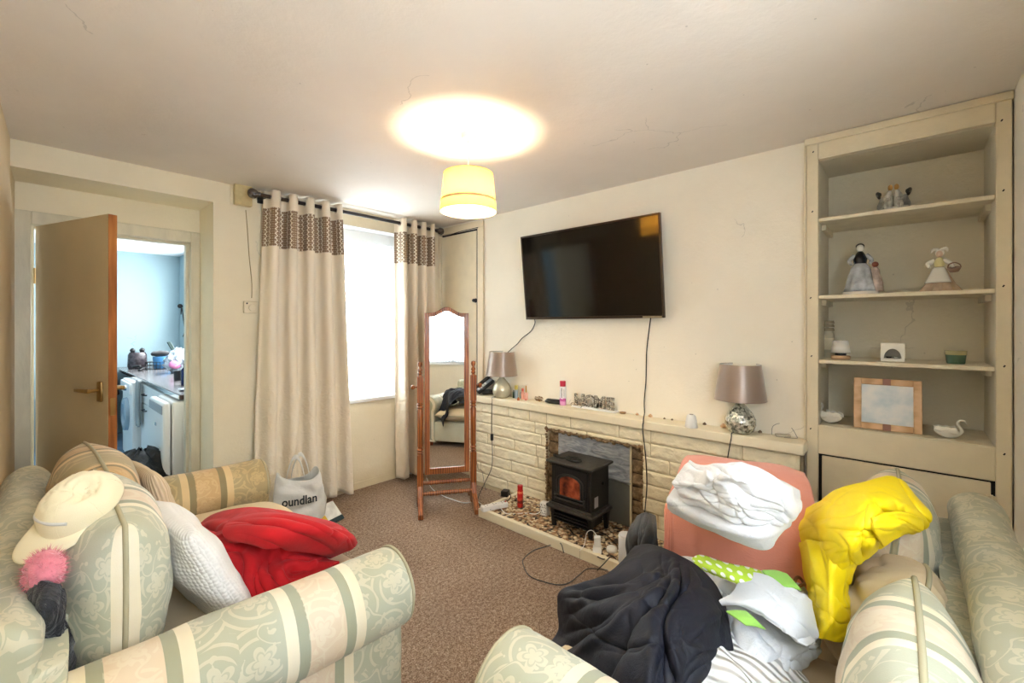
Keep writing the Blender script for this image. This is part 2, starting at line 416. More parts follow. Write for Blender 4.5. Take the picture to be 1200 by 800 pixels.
# ---- sofa damask: striped cotton with scrolling flowers (UV in metres: u across the stripes)
def damask(name, warm=0., stripes=True):
    m, nt, b = new_mat(name)
    uv = N(nt, 'ShaderNodeUVMap'); sp = N(nt, 'ShaderNodeSeparateXYZ'); L(nt, uv.outputs[0], sp.inputs[0])
    P = .40
    fr = math_(nt, 'FRACT', math_(nt, 'DIVIDE', sp.outputs[0], P))
    sage = rgb(178, 182, 164) if not warm else rgb(170, 156, 120)
    sage2 = rgb(160, 164, 144) if not warm else rgb(140, 128, 94)
    cream = rgb(230, 223, 202) if not warm else rgb(216, 192, 146)
    peach = rgb(220, 204, 182) if not warm else rgb(196, 166, 122)
    if stripes:
        st = ramp(nt, fr, [(0, sage), (.46, cream), (.535, sage2), (.605, peach), (.855, sage2), (.925, cream)], 'CONSTANT')
        base = st.outputs[0]
        inw = math_(nt, 'MAXIMUM', math_(nt, 'LESS_THAN', fr, .43), math_(nt, 'MULTIPLY', math_(nt, 'GREATER_THAN', fr, .60), math_(nt, 'LESS_THAN', fr, .84)))
    else:
        rr = N(nt, 'ShaderNodeRGB'); rr.outputs[0].default_value = sage; base = rr.outputs[0]; inw = None
    # flowers: one per voronoi cell, petals by angle
    vo = N(nt, 'ShaderNodeTexVoronoi', i_Scale=8.0, i_Randomness=.5); vo.voronoi_dimensions = '2D'
    L(nt, uv.outputs[0], vo.inputs['Vector'])
    df = N(nt, 'ShaderNodeVectorMath', operation='SUBTRACT'); L(nt, uv.outputs[0], df.inputs[0]); L(nt, vo.outputs['Position'], df.inputs[1])
    ds = N(nt, 'ShaderNodeSeparateXYZ'); L(nt, df.outputs[0], ds.inputs[0])
    ang = math_(nt, 'ARCTAN2', ds.outputs[1], ds.outputs[0])
    ln = N(nt, 'ShaderNodeVectorMath', operation='LENGTH'); L(nt, df.outputs[0], ln.inputs[0]); rad = ln.outputs['Value']
    pet = math_(nt, 'ADD', .020, math_(nt, 'MULTIPLY', math_(nt, 'ABSOLUTE', math_(nt, 'SINE', math_(nt, 'MULTIPLY', ang, 2.5))), .019))
    fl = math_(nt, 'LESS_THAN', rad, pet)
    rim = math_(nt, 'LESS_THAN', math_(nt, 'ABSOLUTE', math_(nt, 'SUBTRACT', rad, math_(nt, 'MULTIPLY', pet, .62))), .0026)
    fl = math_(nt, 'SUBTRACT', fl, math_(nt, 'MULTIPLY', rim, .8), clamp=True)
    # scrolling stems: spirals around each flower, broken by noise, plus contour tendrils
    nz = N(nt, 'ShaderNodeTexNoise', i_Scale=9., i_Detail=1.); nz.noise_dimensions = '2D'; L(nt, uv.outputs[0], nz.inputs['Vector'])
    spir = math_(nt, 'SINE', math_(nt, 'ADD', math_(nt, 'MULTIPLY', rad, 230.), math_(nt, 'MULTIPLY', ang, 3.)))
    sc = math_(nt, 'MULTIPLY', math_(nt, 'GREATER_THAN', spir, .62), math_(nt, 'GREATER_THAN', rad, .044))
    sc = math_(nt, 'MULTIPLY', sc, math_(nt, 'GREATER_THAN', nz.outputs['Fac'], .47))
    ten = math_(nt, 'LESS_THAN', math_(nt, 'ABSOLUTE', math_(nt, 'SUBTRACT', nz.outputs['Fac'], .44)), .012)
    nz2 = N(nt, 'ShaderNodeTexNoise', i_Scale=30., i_Detail=1.); nz2.noise_dimensions = '2D'; L(nt, uv.outputs[0], nz2.inputs['Vector'])
    lf = math_(nt, 'GREATER_THAN', nz2.outputs['Fac'], .67)
    mot = math_(nt, 'MAXIMUM', math_(nt, 'MAXIMUM', fl, sc), math_(nt, 'MAXIMUM', ten, lf))
    if inw is not None: mot = math_(nt, 'MULTIPLY', mot, inw)
    c = mix(nt, math_(nt, 'MULTIPLY', mot, .42), base, cream)
    # grubbiness
    co = coords(nt)
    g = N(nt, 'ShaderNodeTexNoise', i_Scale=4.5, i_Detail=4.); L(nt, co, g.inputs['Vector'])
    gr = ramp(nt, g.outputs['Fac'], [(.38, (1, 1, 1, 1)), (.72, (.90, .84, .72, 1))])
    c = mix(nt, 1., c, gr.outputs[0], 'MULTIPLY')
    L(nt, c, b.inputs['Base Color']); b.inputs['Roughness'].default_value = .75; b.inputs['Sheen Weight'].default_value = .15
    w = N(nt, 'ShaderNodeTexNoise', i_Scale=420., i_Detail=1.); L(nt, co, w.inputs['Vector'])
    bump(nt, b, math_(nt, 'ADD', math_(nt, 'MULTIPLY', w.outputs['Fac'], .5), mot), .25, .0015)
    return m
M['damask'] = damask('striped_floral_damask')
M['damaskplain'] = damask('sage_floral_damask', stripes=False)
M['damaskwarm'] = damask('striped_floral_damask_tan', warm=1.)  # tan variant of the damask for the far arm and cushion
M['damaskplainwarm'] = damask('tan_floral_damask', warm=1., stripes=False)
M['piping'] = simple('sage_cotton_piping', rgb(172, 166, 138), .8)
M['seatfab'] = simple('beige_cotton', rgb(214, 196, 164), .85, nscale=300, nstr=.2, dist=.002)
def fabric(name, col, var=.08, rough=.85, weave=350, sheen=.2, vs=6, bstr=.3, crease=0):
    m, nt, b = new_mat(name); co = coords(nt)
    n = N(nt, 'ShaderNodeTexNoise', i_Scale=float(vs), i_Detail=4.); L(nt, co, n.inputs['Vector'])
    r = ramp(nt, n.outputs['Fac'], [(.3, tuple(c*(1-var) for c in col[:3])+(1,)), (.7, col)])
    L(nt, r.outputs[0], b.inputs['Base Color']); b.inputs['Roughness'].default_value = rough
    b.inputs['Sheen Weight'].default_value = sheen
    w = N(nt, 'ShaderNodeTexNoise', i_Scale=float(weave), i_Detail=2.); L(nt, co, w.inputs['Vector'])
    h = math_(nt, 'MULTIPLY', w.outputs['Fac'], .15)
    if crease:
        c2 = N(nt, 'ShaderNodeTexNoise', i_Scale=11., i_Detail=5., i_Distortion=1.8, i_Roughness=.6); L(nt, co, c2.inputs['Vector'])
        a = math_(nt, 'ABSOLUTE', math_(nt, 'SUBTRACT', c2.outputs['Fac'], .5))
        h = math_(nt, 'ADD', h, math_(nt, 'MULTIPLY', a, crease*4.))
        v = N(nt, 'ShaderNodeTexVoronoi', i_Scale=9.); L(nt, co, v.inputs['Vector'])
        h = math_(nt, 'ADD', h, math_(nt, 'MULTIPLY', v.outputs['Distance'], crease*.6))
    bump(nt, b, h, bstr, .012)
    return m
M['red'] = fabric('red_fleece', rgb(196, 6, 22), .3, weave=160, sheen=.05, vs=14, bstr=.4)
M['navy'] = fabric('navy_poplin', rgb(15, 19, 33), .15, .6, sheen=0, bstr=.35, crease=.25)
M['navy'].node_tree.nodes['Principled BSDF'].inputs['Specular IOR Level'].default_value = .3
M['yellow'] = fabric('yellow_waterproof', rgb(250, 222, 14), .05, .5, sheen=0, bstr=.3, crease=.12)
M['salmon'] = fabric('salmon_cotton', rgb(226, 148, 128), .08, .9, sheen=.2, bstr=.35, crease=.2)
M['sheet'] = fabric('white_sheet', rgb(222, 224, 229), .02, .85, bstr=.4, crease=.35)
M['whitecloth'] = fabric('white_cotton', rgb(216, 221, 229), .03, .85, bstr=.4, crease=.4)
M['greencloth'] = fabric('green_cotton', rgb(138, 190, 84), .05)
M['blackcloth'] = fabric('black_cloth', rgb(8, 8, 11), .2, .8, crease=.4)
M['darkblue'] = fabric('dark_blue_nylon', rgb(22, 28, 42), .3, .35, crease=.8, bstr=.8)
M['cap'] = fabric('cream_twill', rgb(240, 230, 196), .07, .8, weave=500)
M['towel'] = fabric('grey_towel', rgb(150, 158, 160), .1)
m, nt, b = new_mat('lime_cloth_with_white_spots')
co = coords(nt, 'UV')
v = N(nt, 'ShaderNodeTexVoronoi', i_Scale=1., i_Randomness=0.); v.voronoi_dimensions = '2D'
L(nt, co, v.inputs['Vector'])
r = ramp(nt, v.outputs['Distance'], [(0, rgb(245, 250, 240)), (.27, rgb(182, 214, 62))], 'CONSTANT')
L(nt, r.outputs[0], b.inputs['Base Color']); b.inputs['Roughness'].default_value = .85; M['spots'] = m
# knitted white
m, nt, b = new_mat('white_chunky_knit')
co = coords(nt, 'UV', (52, 74, 1))
v = N(nt, 'ShaderNodeTexVoronoi', i_Scale=1., i_Randomness=.35); v.voronoi_dimensions = '2D'; L(nt, co, v.inputs['Vector'])
b.inputs['Base Color'].default_value = rgb(236, 236, 236); b.inputs['Roughness'].default_value = 1; b.inputs['Specular IOR Level'].default_value = .05
bump(nt, b, math_(nt, 'SUBTRACT', 1, v.outputs['Distance']), .6, .008); M['knit'] = m
m, nt, b = new_mat('ribbed_cream_fleece')
co = coords(nt, 'UV', (1, 1, 1)); w = N(nt, 'ShaderNodeTexWave', i_Scale=18., i_Distortion=1.2); L(nt, co, w.inputs['Vector'])
r = ramp(nt, w.outputs['Fac'], [(.2, rgb(206, 186, 154)), (.8, rgb(226, 208, 180))]); L(nt, r.outputs[0], b.inputs['Base Color'])
b.inputs['Roughness'].default_value = .9; bump(nt, b, w.outputs['Fac'], .5, .008); M['cord'] = m
m, nt, b = new_mat('white_ribbed_knit')
co = coords(nt, 'UV', (1, 1, 1)); w = N(nt, 'ShaderNodeTexWave', i_Scale=10., i_Distortion=1.5, i_Detail=2.); L(nt, co, w.inputs['Vector'])
b.inputs['Base Color'].default_value = rgb(222, 222, 222); b.inputs['Roughness'].default_value = .95
bump(nt, b, w.outputs['Fac'], .8, .015); M['ribwhite'] = m
# curtains: satin with a brown lattice band (UV v = height in metres)
m, nt, b = new_mat('cream_satin_with_brown_band')
uv = N(nt, 'ShaderNodeUVMap'); sp = N(nt, 'ShaderNodeSeparateXYZ'); L(nt, uv.outputs[0], sp.inputs[0])
inb = math_(nt, 'MULTIPLY', math_(nt, 'GREATER_THAN', sp.outputs[1], 1.915), math_(nt, 'LESS_THAN', sp.outputs[1], 2.185))
fu = math_(nt, 'FRACT', math_(nt, 'MULTIPLY', sp.outputs[0], 9.))
wv = math_(nt, 'MULTIPLY', math_(nt, 'SINE', math_(nt, 'MULTIPLY', sp.outputs[1], 200.)), .07)
d1 = math_(nt, 'LESS_THAN', math_(nt, 'ABSOLUTE', math_(nt, 'SUBTRACT', fu, math_(nt, 'ADD', .3, wv))), .05)
d2 = math_(nt, 'LESS_THAN', math_(nt, 'ABSOLUTE', math_(nt, 'SUBTRACT', fu, math_(nt, 'SUBTRACT', .7, wv))), .05)
v = N(nt, 'ShaderNodeTexVoronoi', i_Scale=60., i_Randomness=0.); v.voronoi_dimensions = '2D'; L(nt, uv.outputs[0], v.inputs['Vector'])
d3 = math_(nt, 'LESS_THAN', v.outputs['Distance'], .28)
band = mix(nt, math_(nt, 'MAXIMUM', math_(nt, 'MAXIMUM', d1, d2), math_(nt, 'MULTIPLY', d3, .45)), rgb(134, 106, 78), rgb(236, 228, 212))
L(nt, mix(nt, inb, rgb(244, 233, 214), band), b.inputs['Base Color'])
b.inputs['Roughness'].default_value = .42; b.inputs['Sheen Weight'].default_value = .2
co = coords(nt, 'UV', (9, 9, 9)); n = N(nt, 'ShaderNodeTexNoise', i_Scale=3., i_Detail=5., i_Distortion=1.); L(nt, co, n.inputs['Vector'])
mk = math_(nt, 'MULTIPLY', math_(nt, 'LESS_THAN', sp.outputs[1], .95), n.outputs['Fac'])
bump(nt, b, mk, .5, .02); M['curtain'] = m
# net curtain
m, nt, b = new_mat('white_net'); nt.nodes.remove(b)
out = nt.nodes['Material Output']
tr = N(nt, 'ShaderNodeBsdfTransparent'); tl = N(nt, 'ShaderNodeBsdfTranslucent'); dfu = N(nt, 'ShaderNodeBsdfDiffuse')
tl.inputs[0].default_value = (.9, .93, .96, 1); dfu.inputs[0].default_value = (.85, .88, .92, 1); tr.inputs[0].default_value = (1, 1, 1, 1)
a = N(nt, 'ShaderNodeMixShader'); a.inputs[0].default_value = .4; L(nt, tl.outputs[0], a.inputs[1]); L(nt, dfu.outputs[0], a.inputs[2])
a2 = N(nt, 'ShaderNodeMixShader')
uvn = N(nt, 'ShaderNodeTexCoord'); wv = N(nt, 'ShaderNodeTexWave', i_Scale=14., i_Distortion=2.5, i_Detail=2.); L(nt, uvn.outputs['UV'], wv.inputs['Vector'])
L(nt, math_(nt, 'ADD', .40, math_(nt, 'MULTIPLY', wv.outputs['Fac'], .35)), a2.inputs[0])
L(nt, tr.outputs[0], a2.inputs[1]); L(nt, a.outputs[0], a2.inputs[2]); L(nt, a2.outputs[0], out.inputs[0]); M['net'] = m
M['netdense'] = m.copy(); M['netdense'].node_tree.nodes['Math.001' if 'Math.001' in m.node_tree.nodes else 'Math'].name = 'x'  # denser net, cuts the light of the added window
for n_ in M['netdense'].node_tree.nodes:
    if n_.type == 'MATH' and n_.operation == 'ADD': n_.inputs[0].default_value = .66
# window glass (thin pane)
m, nt, b = new_mat('window_pane_glass'); nt.nodes.remove(b); out = nt.nodes['Material Output']
tr = N(nt, 'ShaderNodeBsdfTransparent'); gl = N(nt, 'ShaderNodeBsdfGlossy', i_Roughness=.02); mx = N(nt, 'ShaderNodeMixShader'); mx.inputs[0].default_value = .06
L(nt, tr.outputs[0], mx.inputs[1]); L(nt, gl.outputs[0], mx.inputs[2]); L(nt, mx.outputs[0], out.inputs[0]); M['glass'] = m
M['mirror'] = simple('mirror_glass', (.92, .93, .93, 1), .01, 1)
M['clearglass'] = simple('clear_glass', (.9, .95, .93, 1), .03, trans=.9)
# lamp shade (glowing fabric drum): translucent
m, nt, b = new_mat('yellow_lampshade_card'); nt.nodes.remove(b); out = nt.nodes['Material Output']
tl = N(nt, 'ShaderNodeBsdfTranslucent'); dfu = N(nt, 'ShaderNodeBsdfDiffuse'); mx = N(nt, 'ShaderNodeMixShader'); mx.inputs[0].default_value = .45
tl.inputs[0].default_value = (.36, .185, .03, 1); dfu.inputs[0].default_value = (.80, .64, .28, 1)
L(nt, tl.outputs[0], mx.inputs[1]); L(nt, dfu.outputs[0], mx.inputs[2]); L(nt, mx.outputs[0], out.inputs[0]); M['shade'] = m
M['shadeband'] = simple('beige_woven_trim', rgb(196, 160, 120), .8)
m, nt, b = new_mat('lit_bulb'); b.inputs['Emission Color'].default_value = (1, .84, .58, 1); b.inputs['Emission Strength'].default_value = PEND*27; M['bulb'] = m
M['greyshade'] = simple('taupe_satin_shade', rgb(150, 134, 124), .35, metal=.35, nscale=200, nstr=.05, sheen=.4)
M['shadein'] = simple('white_shade_lining', rgb(225, 225, 220), .6)
m, nt, b = new_mat('silver_mosaic'); co = coords(nt)
v = N(nt, 'ShaderNodeTexVoronoi', i_Scale=90.); L(nt, co, v.inputs['Vector'])
r = ramp(nt, v.outputs['Color'], [(.2, rgb(110, 115, 108)), (.5, rgb(200, 205, 195)), (.8, rgb(240, 240, 232))]); L(nt, r.outputs[0], b.inputs['Base Color'])
b.inputs['Metallic'].default_value = .7; b.inputs['Roughness'].default_value = .25; bump(nt, b, v.outputs['Distance'], .6, .004); M['mosaic'] = m
m, nt, b = new_mat('pearl_glazed_ceramic'); b.inputs['Base Color'].default_value = rgb(205, 202, 182); b.inputs['Roughness'].default_value = .18; b.inputs['Metallic'].default_value = .35
co = coords(nt, 'Object', (1, 1, .4)); n = N(nt, 'ShaderNodeTexNoise', i_Scale=40., i_Distortion=2.); L(nt, co, n.inputs['Vector']); bump(nt, b, n.outputs['Fac'], .35, .006); M['pearl'] = m
M['screen'] = simple('dark_screen', rgb(9, 7, 6), .09, spec=.5)
M['tvframe'] = simple('bronze_bezel', rgb(74, 62, 52), .3, .8)
M['iron'] = simple('black_cast_iron', rgb(26, 26, 27), .45, .3, nscale=120, nstr=.15)
M['irondull'] = simple('dark_grey_cast_iron', rgb(62, 60, 58), .55, .4, nscale=60, nstr=.3, var=.25, vscale=30)
m, nt, b = new_mat('reddish_ember_screen'); co = coords(nt)  # mottled reddish base colour, no emission
n = N(nt, 'ShaderNodeTexNoise', i_Scale=16., i_Detail=4.); L(nt, co, n.inputs['Vector'])
r = ramp(nt, n.outputs['Fac'], [(.3, rgb(58, 22, 12)), (.55, rgb(140, 62, 38)), (.75, rgb(190, 96, 62))]); L(nt, r.outputs[0], b.inputs['Base Color']); b.inputs['Roughness'].default_value = .25; M['ember'] = m
M['porcelain'] = simple('white_porcelain', rgb(240, 238, 230), .2, coat=.4)
# ================================================================== ROOM SHELL
def struct(name, mb, mat, **kw):
    return tag(mb.build(name, mat, **kw), kind='structure')
T = .12
fl = MB(); fl.box((-.6, -.6, -.1), (XA+.1, YB+.25, 0)); struct('floor', fl, M['carpet'])
ce = MB(); ce.box((-.6, -.7, ZC), (XA+.5, YB+.33, ZC+.1)); struct('ceiling', ce, M['ceil'])
# left wall, very slightly out of square
mb = MB(); y0, y1 = YD-.1, 3.86
mb.prism([(wall_c(y0), y0), (wall_c(y1), y1), (wall_c(y1)-T, y1), (wall_c(y0)-T, y0)][::-1], 0, ZC); struct('wall_left', mb, M['wallC'])
# right wall (fireplace wall) with the alcove for the shelves
NY0, NY1, NX = -.27, .343, 3.08
mb = MB()
mb.box((XA, NY1, 0), (XA+T, YB+.2, ZC))
mb.box((XA, YD-.1, 0), (XA+T, NY0, ZC))
mb.box((XA, NY0, 2.212), (XA+T, NY1, ZC))
struct('wall_right', mb, M['wall'])
# wall behind the camera, with a window added for its daylight
WX0, WX1, WZ0, WZ1 = -.06, 1.15, 1.0, 2.06
mb = MB()
mb.box((-.5, YD-.14, 0), (WX0, YD, ZC)); mb.box((WX1, YD-.14, 0), (XA+.5, YD, ZC))
mb.box((WX0, YD-.14, 0), (WX1, YD, WZ0)); mb.box((WX0, YD-.14, WZ1), (WX1, YD, ZC))
struct('wall_back', mb, M['wall'])
# window wall: thick, recess with the kitchen doorway on its left
RX = .848; RZ = 2.18; YI = 3.752
BX0, BX1, BZ0, BZ1 = 1.40, 2.335, .755, 2.19
DX0, DX1, DZ = .049, .788, 1.945
mb = MB()
mb.box((RX, YB, 0), (BX0, YI, ZC)); mb.box((BX1, YB, 0), (XA+.12, YI-.1, ZC))
mb.box((BX0, YB, 0), (BX1, YI-.1, BZ0-.03)); mb.box((BX0, YB, BZ1), (BX1, YI-.1, ZC))
mb.box((-.3, YB, RZ), (RX, YI, ZC))
mb.box((-.3, YI, 0), (DX0-.06, YI+.1, ZC)); mb.box((DX1+.05, YI, 0), (1.6, YI+.1, ZC)); mb.box((DX0-.06, YI, DZ+.05), (DX1+.05, YI+.1, ZC))
struct('wall_front', mb, M['wallB'])
mb = MB(); mb.box((BX0, YB-.006, .0), (BX1+.2, YB, .06)); mb.box((RX+.0, YB-.006, 0), (BX0, YB, .05))
struct('baseboard_front', mb, M['wallB'], bevel=.003)
# door frame
mb = MB()
mb.box((DX0-.085, YI-.018, 0), (DX0-.012, YI+.1, DZ+.075)); mb.box((DX1+.005, YI-.018, 0), (DX1+.06, YI+.1, DZ+.075))
mb.box((DX0-.012, YI-.018, DZ), (DX1+.005, YI+.1, DZ+.075))
fr = struct('trim_1', mb, M['jamb'], bevel=.004)
mb = MB(); mb.box((DX1-.012, YI+.04, 0), (DX1+.005, YI+.10, DZ)); mb.box((DX0-.012, YI+.04, 0), (DX0+.0, YI+.10, DZ)); mb.box((DX0, YI+.04, DZ-.015), (DX1-.012, YI+.10, DZ))
mb.build('door_stop', M['jamb'], fr, bevel=.002)
# kitchen door standing open into the room
hinge = Vector((DX0+.004, YI-.005, 0)); fe = PZ(127, 250, 1.936)
ang = math.atan2(fe.y-hinge.y, fe.x-hinge.x); DW = (Vector((fe.x, fe.y))-Vector((hinge.x, hinge.y))).length
d1 = bpy.data.objects.new('door_1', None); COL.objects.link(d1); d1.location = hinge; d1.rotation_euler = (0, 0, ang); tag(d1, kind='structure')
mb = MB(); mb.box((0, 0, .01), (DW-.004, .038, 1.936)); mb.build('door_leaf', M['doorpaint'], d1, bevel=.003)
mb = MB(); mb.box((DW-.004, .001, .012), (DW, .037, 1.934)); mb.build('door_edge', M['dooredge'], d1)
hz_ = 1.03
hd = MB(); hd.box((DW-.085, -.012, hz_-.06), (DW-.045, 0, hz_+.045)); ho = hd.build('door_handle', M['brass'], d1, bevel=.005)
mb = MB(); mb.lathe([(.009, 0), (.009, .045)], 12, Matrix.Translation((DW-.065, -.01, hz_+.0)) @ Matrix.Rotation(PI/2, 4, 'X'))
mb.box((DW-.185, -.062, hz_-.011), (DW-.055, -.045, hz_+.011)); mb.build('handle_lever', M['brass'], ho, bevel=.005)
hd = MB(); hd.box((DW-.085, .038, hz_-.06), (DW-.045, .05, hz_+.045)); ho = hd.build('door_handle', M['brass'], d1, bevel=.005)
mb = MB(); mb.box((DW-.185, .083, hz_-.011), (DW-.055, .10, hz_+.011)); mb.lathe([(.009, 0), (.009, .045)], 12, Matrix.Translation((DW-.065, .094, hz_)) @ Matrix.Rotation(PI/2, 4, 'X')); mb.build('handle_lever', M['brass'], ho, bevel=.005)
mb = MB(); mb.box((DW-.001, .008, hz_-.13), (DW+.002, .030, hz_-.04)); mb.build('latch_plate', M['brass'], d1, bevel=.003)
mb = MB()
for z in (.25, 1.65): mb.lathe([(.007, z-.045), (.007, z+.045)], 10)
mb.build('hinge', M['brass'], d1)

# ---- window in the window wall
w1 = bpy.data.objects.new('window_1', None); COL.objects.link(w1); w1.location = (BX0, YB, BZ0); tag(w1, kind='structure')
WY = YB+.13
mb = MB()
mb.box((BX0, WY, BZ0), (BX0+.05, WY+.07, BZ1)); mb.box((BX1-.06, WY, BZ0), (BX1, WY+.07, BZ1))
mb.box((BX0+.05, WY+.001, BZ1-.11), (BX1-.06, WY+.069, BZ1)); mb.box((BX0+.05, WY+.001, BZ0), (BX1-.06, WY+.069, BZ0+.055))
mb.box((BX0+.05, WY+.005, 1.50), (BX1-.06, WY+.06, 1.56)); mb.box((BX0+.05, WY-.01, BZ1-.145), (BX1-.06, WY+.05, BZ1-.11))
mb.build('window_frame', M['white'], w1, bevel=.004, world=True)
mb = MB(); mb.box((BX0+.05, WY+.03, BZ0+.05), (BX1-.06, WY+.034, 1.51)); mb.box((BX0+.05, WY+.03, 1.55), (BX1-.06, WY+.034, BZ1-.1)); mb.build('window_pane', M['glass'], w1, world=True)
mb = MB(); c = PY(425, 330, WY)
mb.box((c.x-.012, WY-.02, c.z-.03), (c.x+.012, WY, c.z+.03)); mb.box((c.x-.05, WY-.025, c.z+.006), (c.x, WY-.012, c.z+.016)); mb.build('window_latch', M['chrome'], w1, bevel=.002, world=True)
mb = MB(); mb.box((BX0-.03, YB-.035, BZ0-.03), (BX1+.0, WY+.02, BZ0)); mb.build('window_sill', M['white'], w1, bevel=.006, world=True)
mb = MB(); mb.box((BX0, YB+.001, BZ0), (BX0+.006, WY, BZ1)); mb.box((BX1-.006, YB+.001, BZ0), (BX1, WY, BZ1)); mb.box((BX0, YB+.001, BZ1-.006), (BX1, WY, BZ1)); mb.build('window_reveal', M['white'], w1, world=True)
# ---- window added behind the camera, placed and sized for its light
w2 = bpy.data.objects.new('window_2_added', None); COL.objects.link(w2); w2.location = (WX0, YD, WZ0); tag(w2, kind='structure')
mb = MB(); y = YD-.11
mb.box((WX0, y, WZ0), (WX0+.05, y+.06, WZ1)); mb.box((WX1-.05, y, WZ0), (WX1, y+.06, WZ1)); mb.box((WX0+.05, y+.001, WZ1-.05), (WX1-.05, y+.059, WZ1)); mb.box((WX0+.05, y+.001, WZ0), (WX1-.05, y+.059, WZ0+.05))
mb.box(((WX0+WX1)/2-.025, y+.002, WZ0+.05), ((WX0+WX1)/2+.025, y+.058, WZ1-.05)); mb.build('window_frame', M['white'], w2, bevel=.004, world=True)
mb = MB(); mb.box((WX0+.04, y+.025, WZ0+.04), (WX1-.04, y+.029, WZ1-.04)); mb.build('window_pane', M['glass'], w2, world=True)
mb = MB(); mb.box((WX0-.04, YD-.1, WZ0-.025), (WX1+.04, YD+.03, WZ0)); mb.build('window_sill', M['white'], w2, bevel=.005, world=True)

# ---- tall cupboard door at the far end of the right wall
cy0, cy1 = 2.865, 3.36
d2 = bpy.data.objects.new('door_2', None); COL.objects.link(d2); d2.location = (XA, cy0, 0); tag(d2, kind='structure')
mb = MB(); mb.box((XA-.016, cy0+.012, .01), (XA-.002, cy1, 2.215)); mb.build('door_leaf', M['gloss'], d2, bevel=.003, world=True)
mb = MB(); mb.box((XA-.010, cy0-.002, .0), (XA-.001, cy0+.012, 2.235)); mb.box((XA-.010, cy0, 2.217), (XA-.001, cy1, 2.232)); mb.build('gap_shade', M['blackrub'], d2, world=True)  # black strips stand in for the shade in the gap round the leaf
mb = MB(); mb.box((XA-.02, cy0-.075, .8), (XA-.001, cy0-.004, 2.2355)); mb.box((XA-.02, cy0-.075, 2.236), (XA-.001, YB, 2.30)); mb.box((XA-.02, cy1+.004, 0), (XA-.001, YB-.001, 2.236)); mb.build('door_trim', M['gloss'], d2, bevel=.004, world=True)
k = PX(557, 352, XA-.02); mb = MB(); mb.lathe([(.006, 0), (.006, .012), (.014, .018), (.016, .028), (.010, .036), (0.0001, .038)], 14, Matrix.Translation((XA-.016, k.y, k.z)) @ Matrix.Rotation(-PI/2, 4, 'Y')); mb.lathe([(.02, 0), (.02, .003)], 16, Matrix.Translation((XA-.016, k.y, k.z)) @ Matrix.Rotation(-PI/2, 4, 'Y')); mb.build('door_knob', M['blackplastic'], d2, smooth=True, world=True, angle=40)

# ---- kitchen shell
KX, KY = 1.46, 7.5
mb = MB(); mb.box((-1.4, YI-.13, -.1), (KX+.1, KY+.1, -.002)); struct('floor_kitchen', mb, simple('blue_grey_vinyl', rgb(104, 134, 158), .4, var=.25, vscale=5))
mb = MB(); mb.box((-1.4, YI+.1, ZC+.0), (KX+.1, KY+.1, ZC+.1)); struct('ceiling_kitchen', mb, M['kceil'])
mb = MB(); mb.box((-1.4, KY, 0), (KX+.1, KY+.1, ZC)); struct('wall_kitchen_back', mb, M['kwall'])
mb = MB(); mb.box((-1.5, YI+.1, 0), (-1.4, KY, ZC)); mb.box((-1.4, YI+.1, 0), (-.3, YI+.2, ZC)); struct('wall_kitchen_left', mb, M['kwall'])
mb = MB(); kw0, kw1 = 4.6, 7.12
mb.box((KX, YI+.1, 0), (KX+.1, kw0, ZC)); mb.box((KX, kw1, 0), (KX+.1, KY, ZC)); mb.box((KX, kw0, 0), (KX+.1, kw1, 1.05)); mb.box((KX, kw0, 2.1), (KX+.1, kw1, ZC)); struct('wall_kitchen_right', mb, M['kwall'])
w3 = bpy.data.objects.new('window_3', None); COL.objects.link(w3); w3.location = (KX, kw0, 1.05); tag(w3, kind='structure')
mb = MB(); mb.box((KX+.02, kw0, 1.05), (KX+.08, kw1, 1.1)); mb.box((KX+.02, kw0, 2.05), (KX+.08, kw1, 2.1)); 
for yy in (kw0, (kw0+kw1)/2-.02, kw1-.05): mb.box((KX+.021, yy, 1.1), (KX+.079, yy+.05, 2.05))
mb.build('window_frame', M['white'], w3, world=True)
mb = MB(); mb.box((KX+.048, kw0+.04, 1.09), (KX+.052, kw1-.04, 2.06)); mb.build('window_pane', M['glass'], w3, world=True)

# ---- camera
cam = bpy.data.cameras.new('camera'); co_ = bpy.data.objects.new('camera', cam); COL.objects.link(co_)
cam.sensor_width = 36; cam.lens = F/1200*36; cam.shift_y = -(400-HZ)/1200; cam.clip_start = .02
co_.location = (0, 0, CH); co_.rotation_euler = (PI/2, 0, math.atan2(FY, FX)-PI/2); SC.camera = co_
# ---- light
w = bpy.data.worlds.new('sky'); SC.world = w; w.use_nodes = True
bg = w.node_tree.nodes['Background']; bg.inputs[0].default_value = (.90, .96, 1.0, 1); bg.inputs[1].default_value = WORLD
def portal(loc, rot, sx, sy):
    l = bpy.data.lights.new('daylight_portal', 'AREA'); l.shape = 'RECTANGLE'; l.size = sx; l.size_y = sy; l.cycles.is_portal = True
    o = bpy.data.objects.new('daylight_portal', l); COL.objects.link(o); o.location = loc; o.rotation_euler = rot
portal(((BX0+BX1)/2, YB+.28, (BZ0+BZ1)/2), (-PI/2, 0, 0), BX1-BX0, BZ1-BZ0)
portal(((WX0+WX1)/2, YD-.16, (WZ0+WZ1)/2), (PI/2, 0, 0), WX1-WX0, WZ1-WZ0)
portal((KX+.12, (kw0+kw1)/2, 1.57), (PI/2, 0, PI/2), kw1-kw0, 1.05)
SC.view_settings.view_transform = 'Standard'; SC.view_settings.look = 'None'; SC.view_settings.gamma = 1; SC.view_settings.use_curve_mapping = False
SC.view_settings.exposure = EXPO
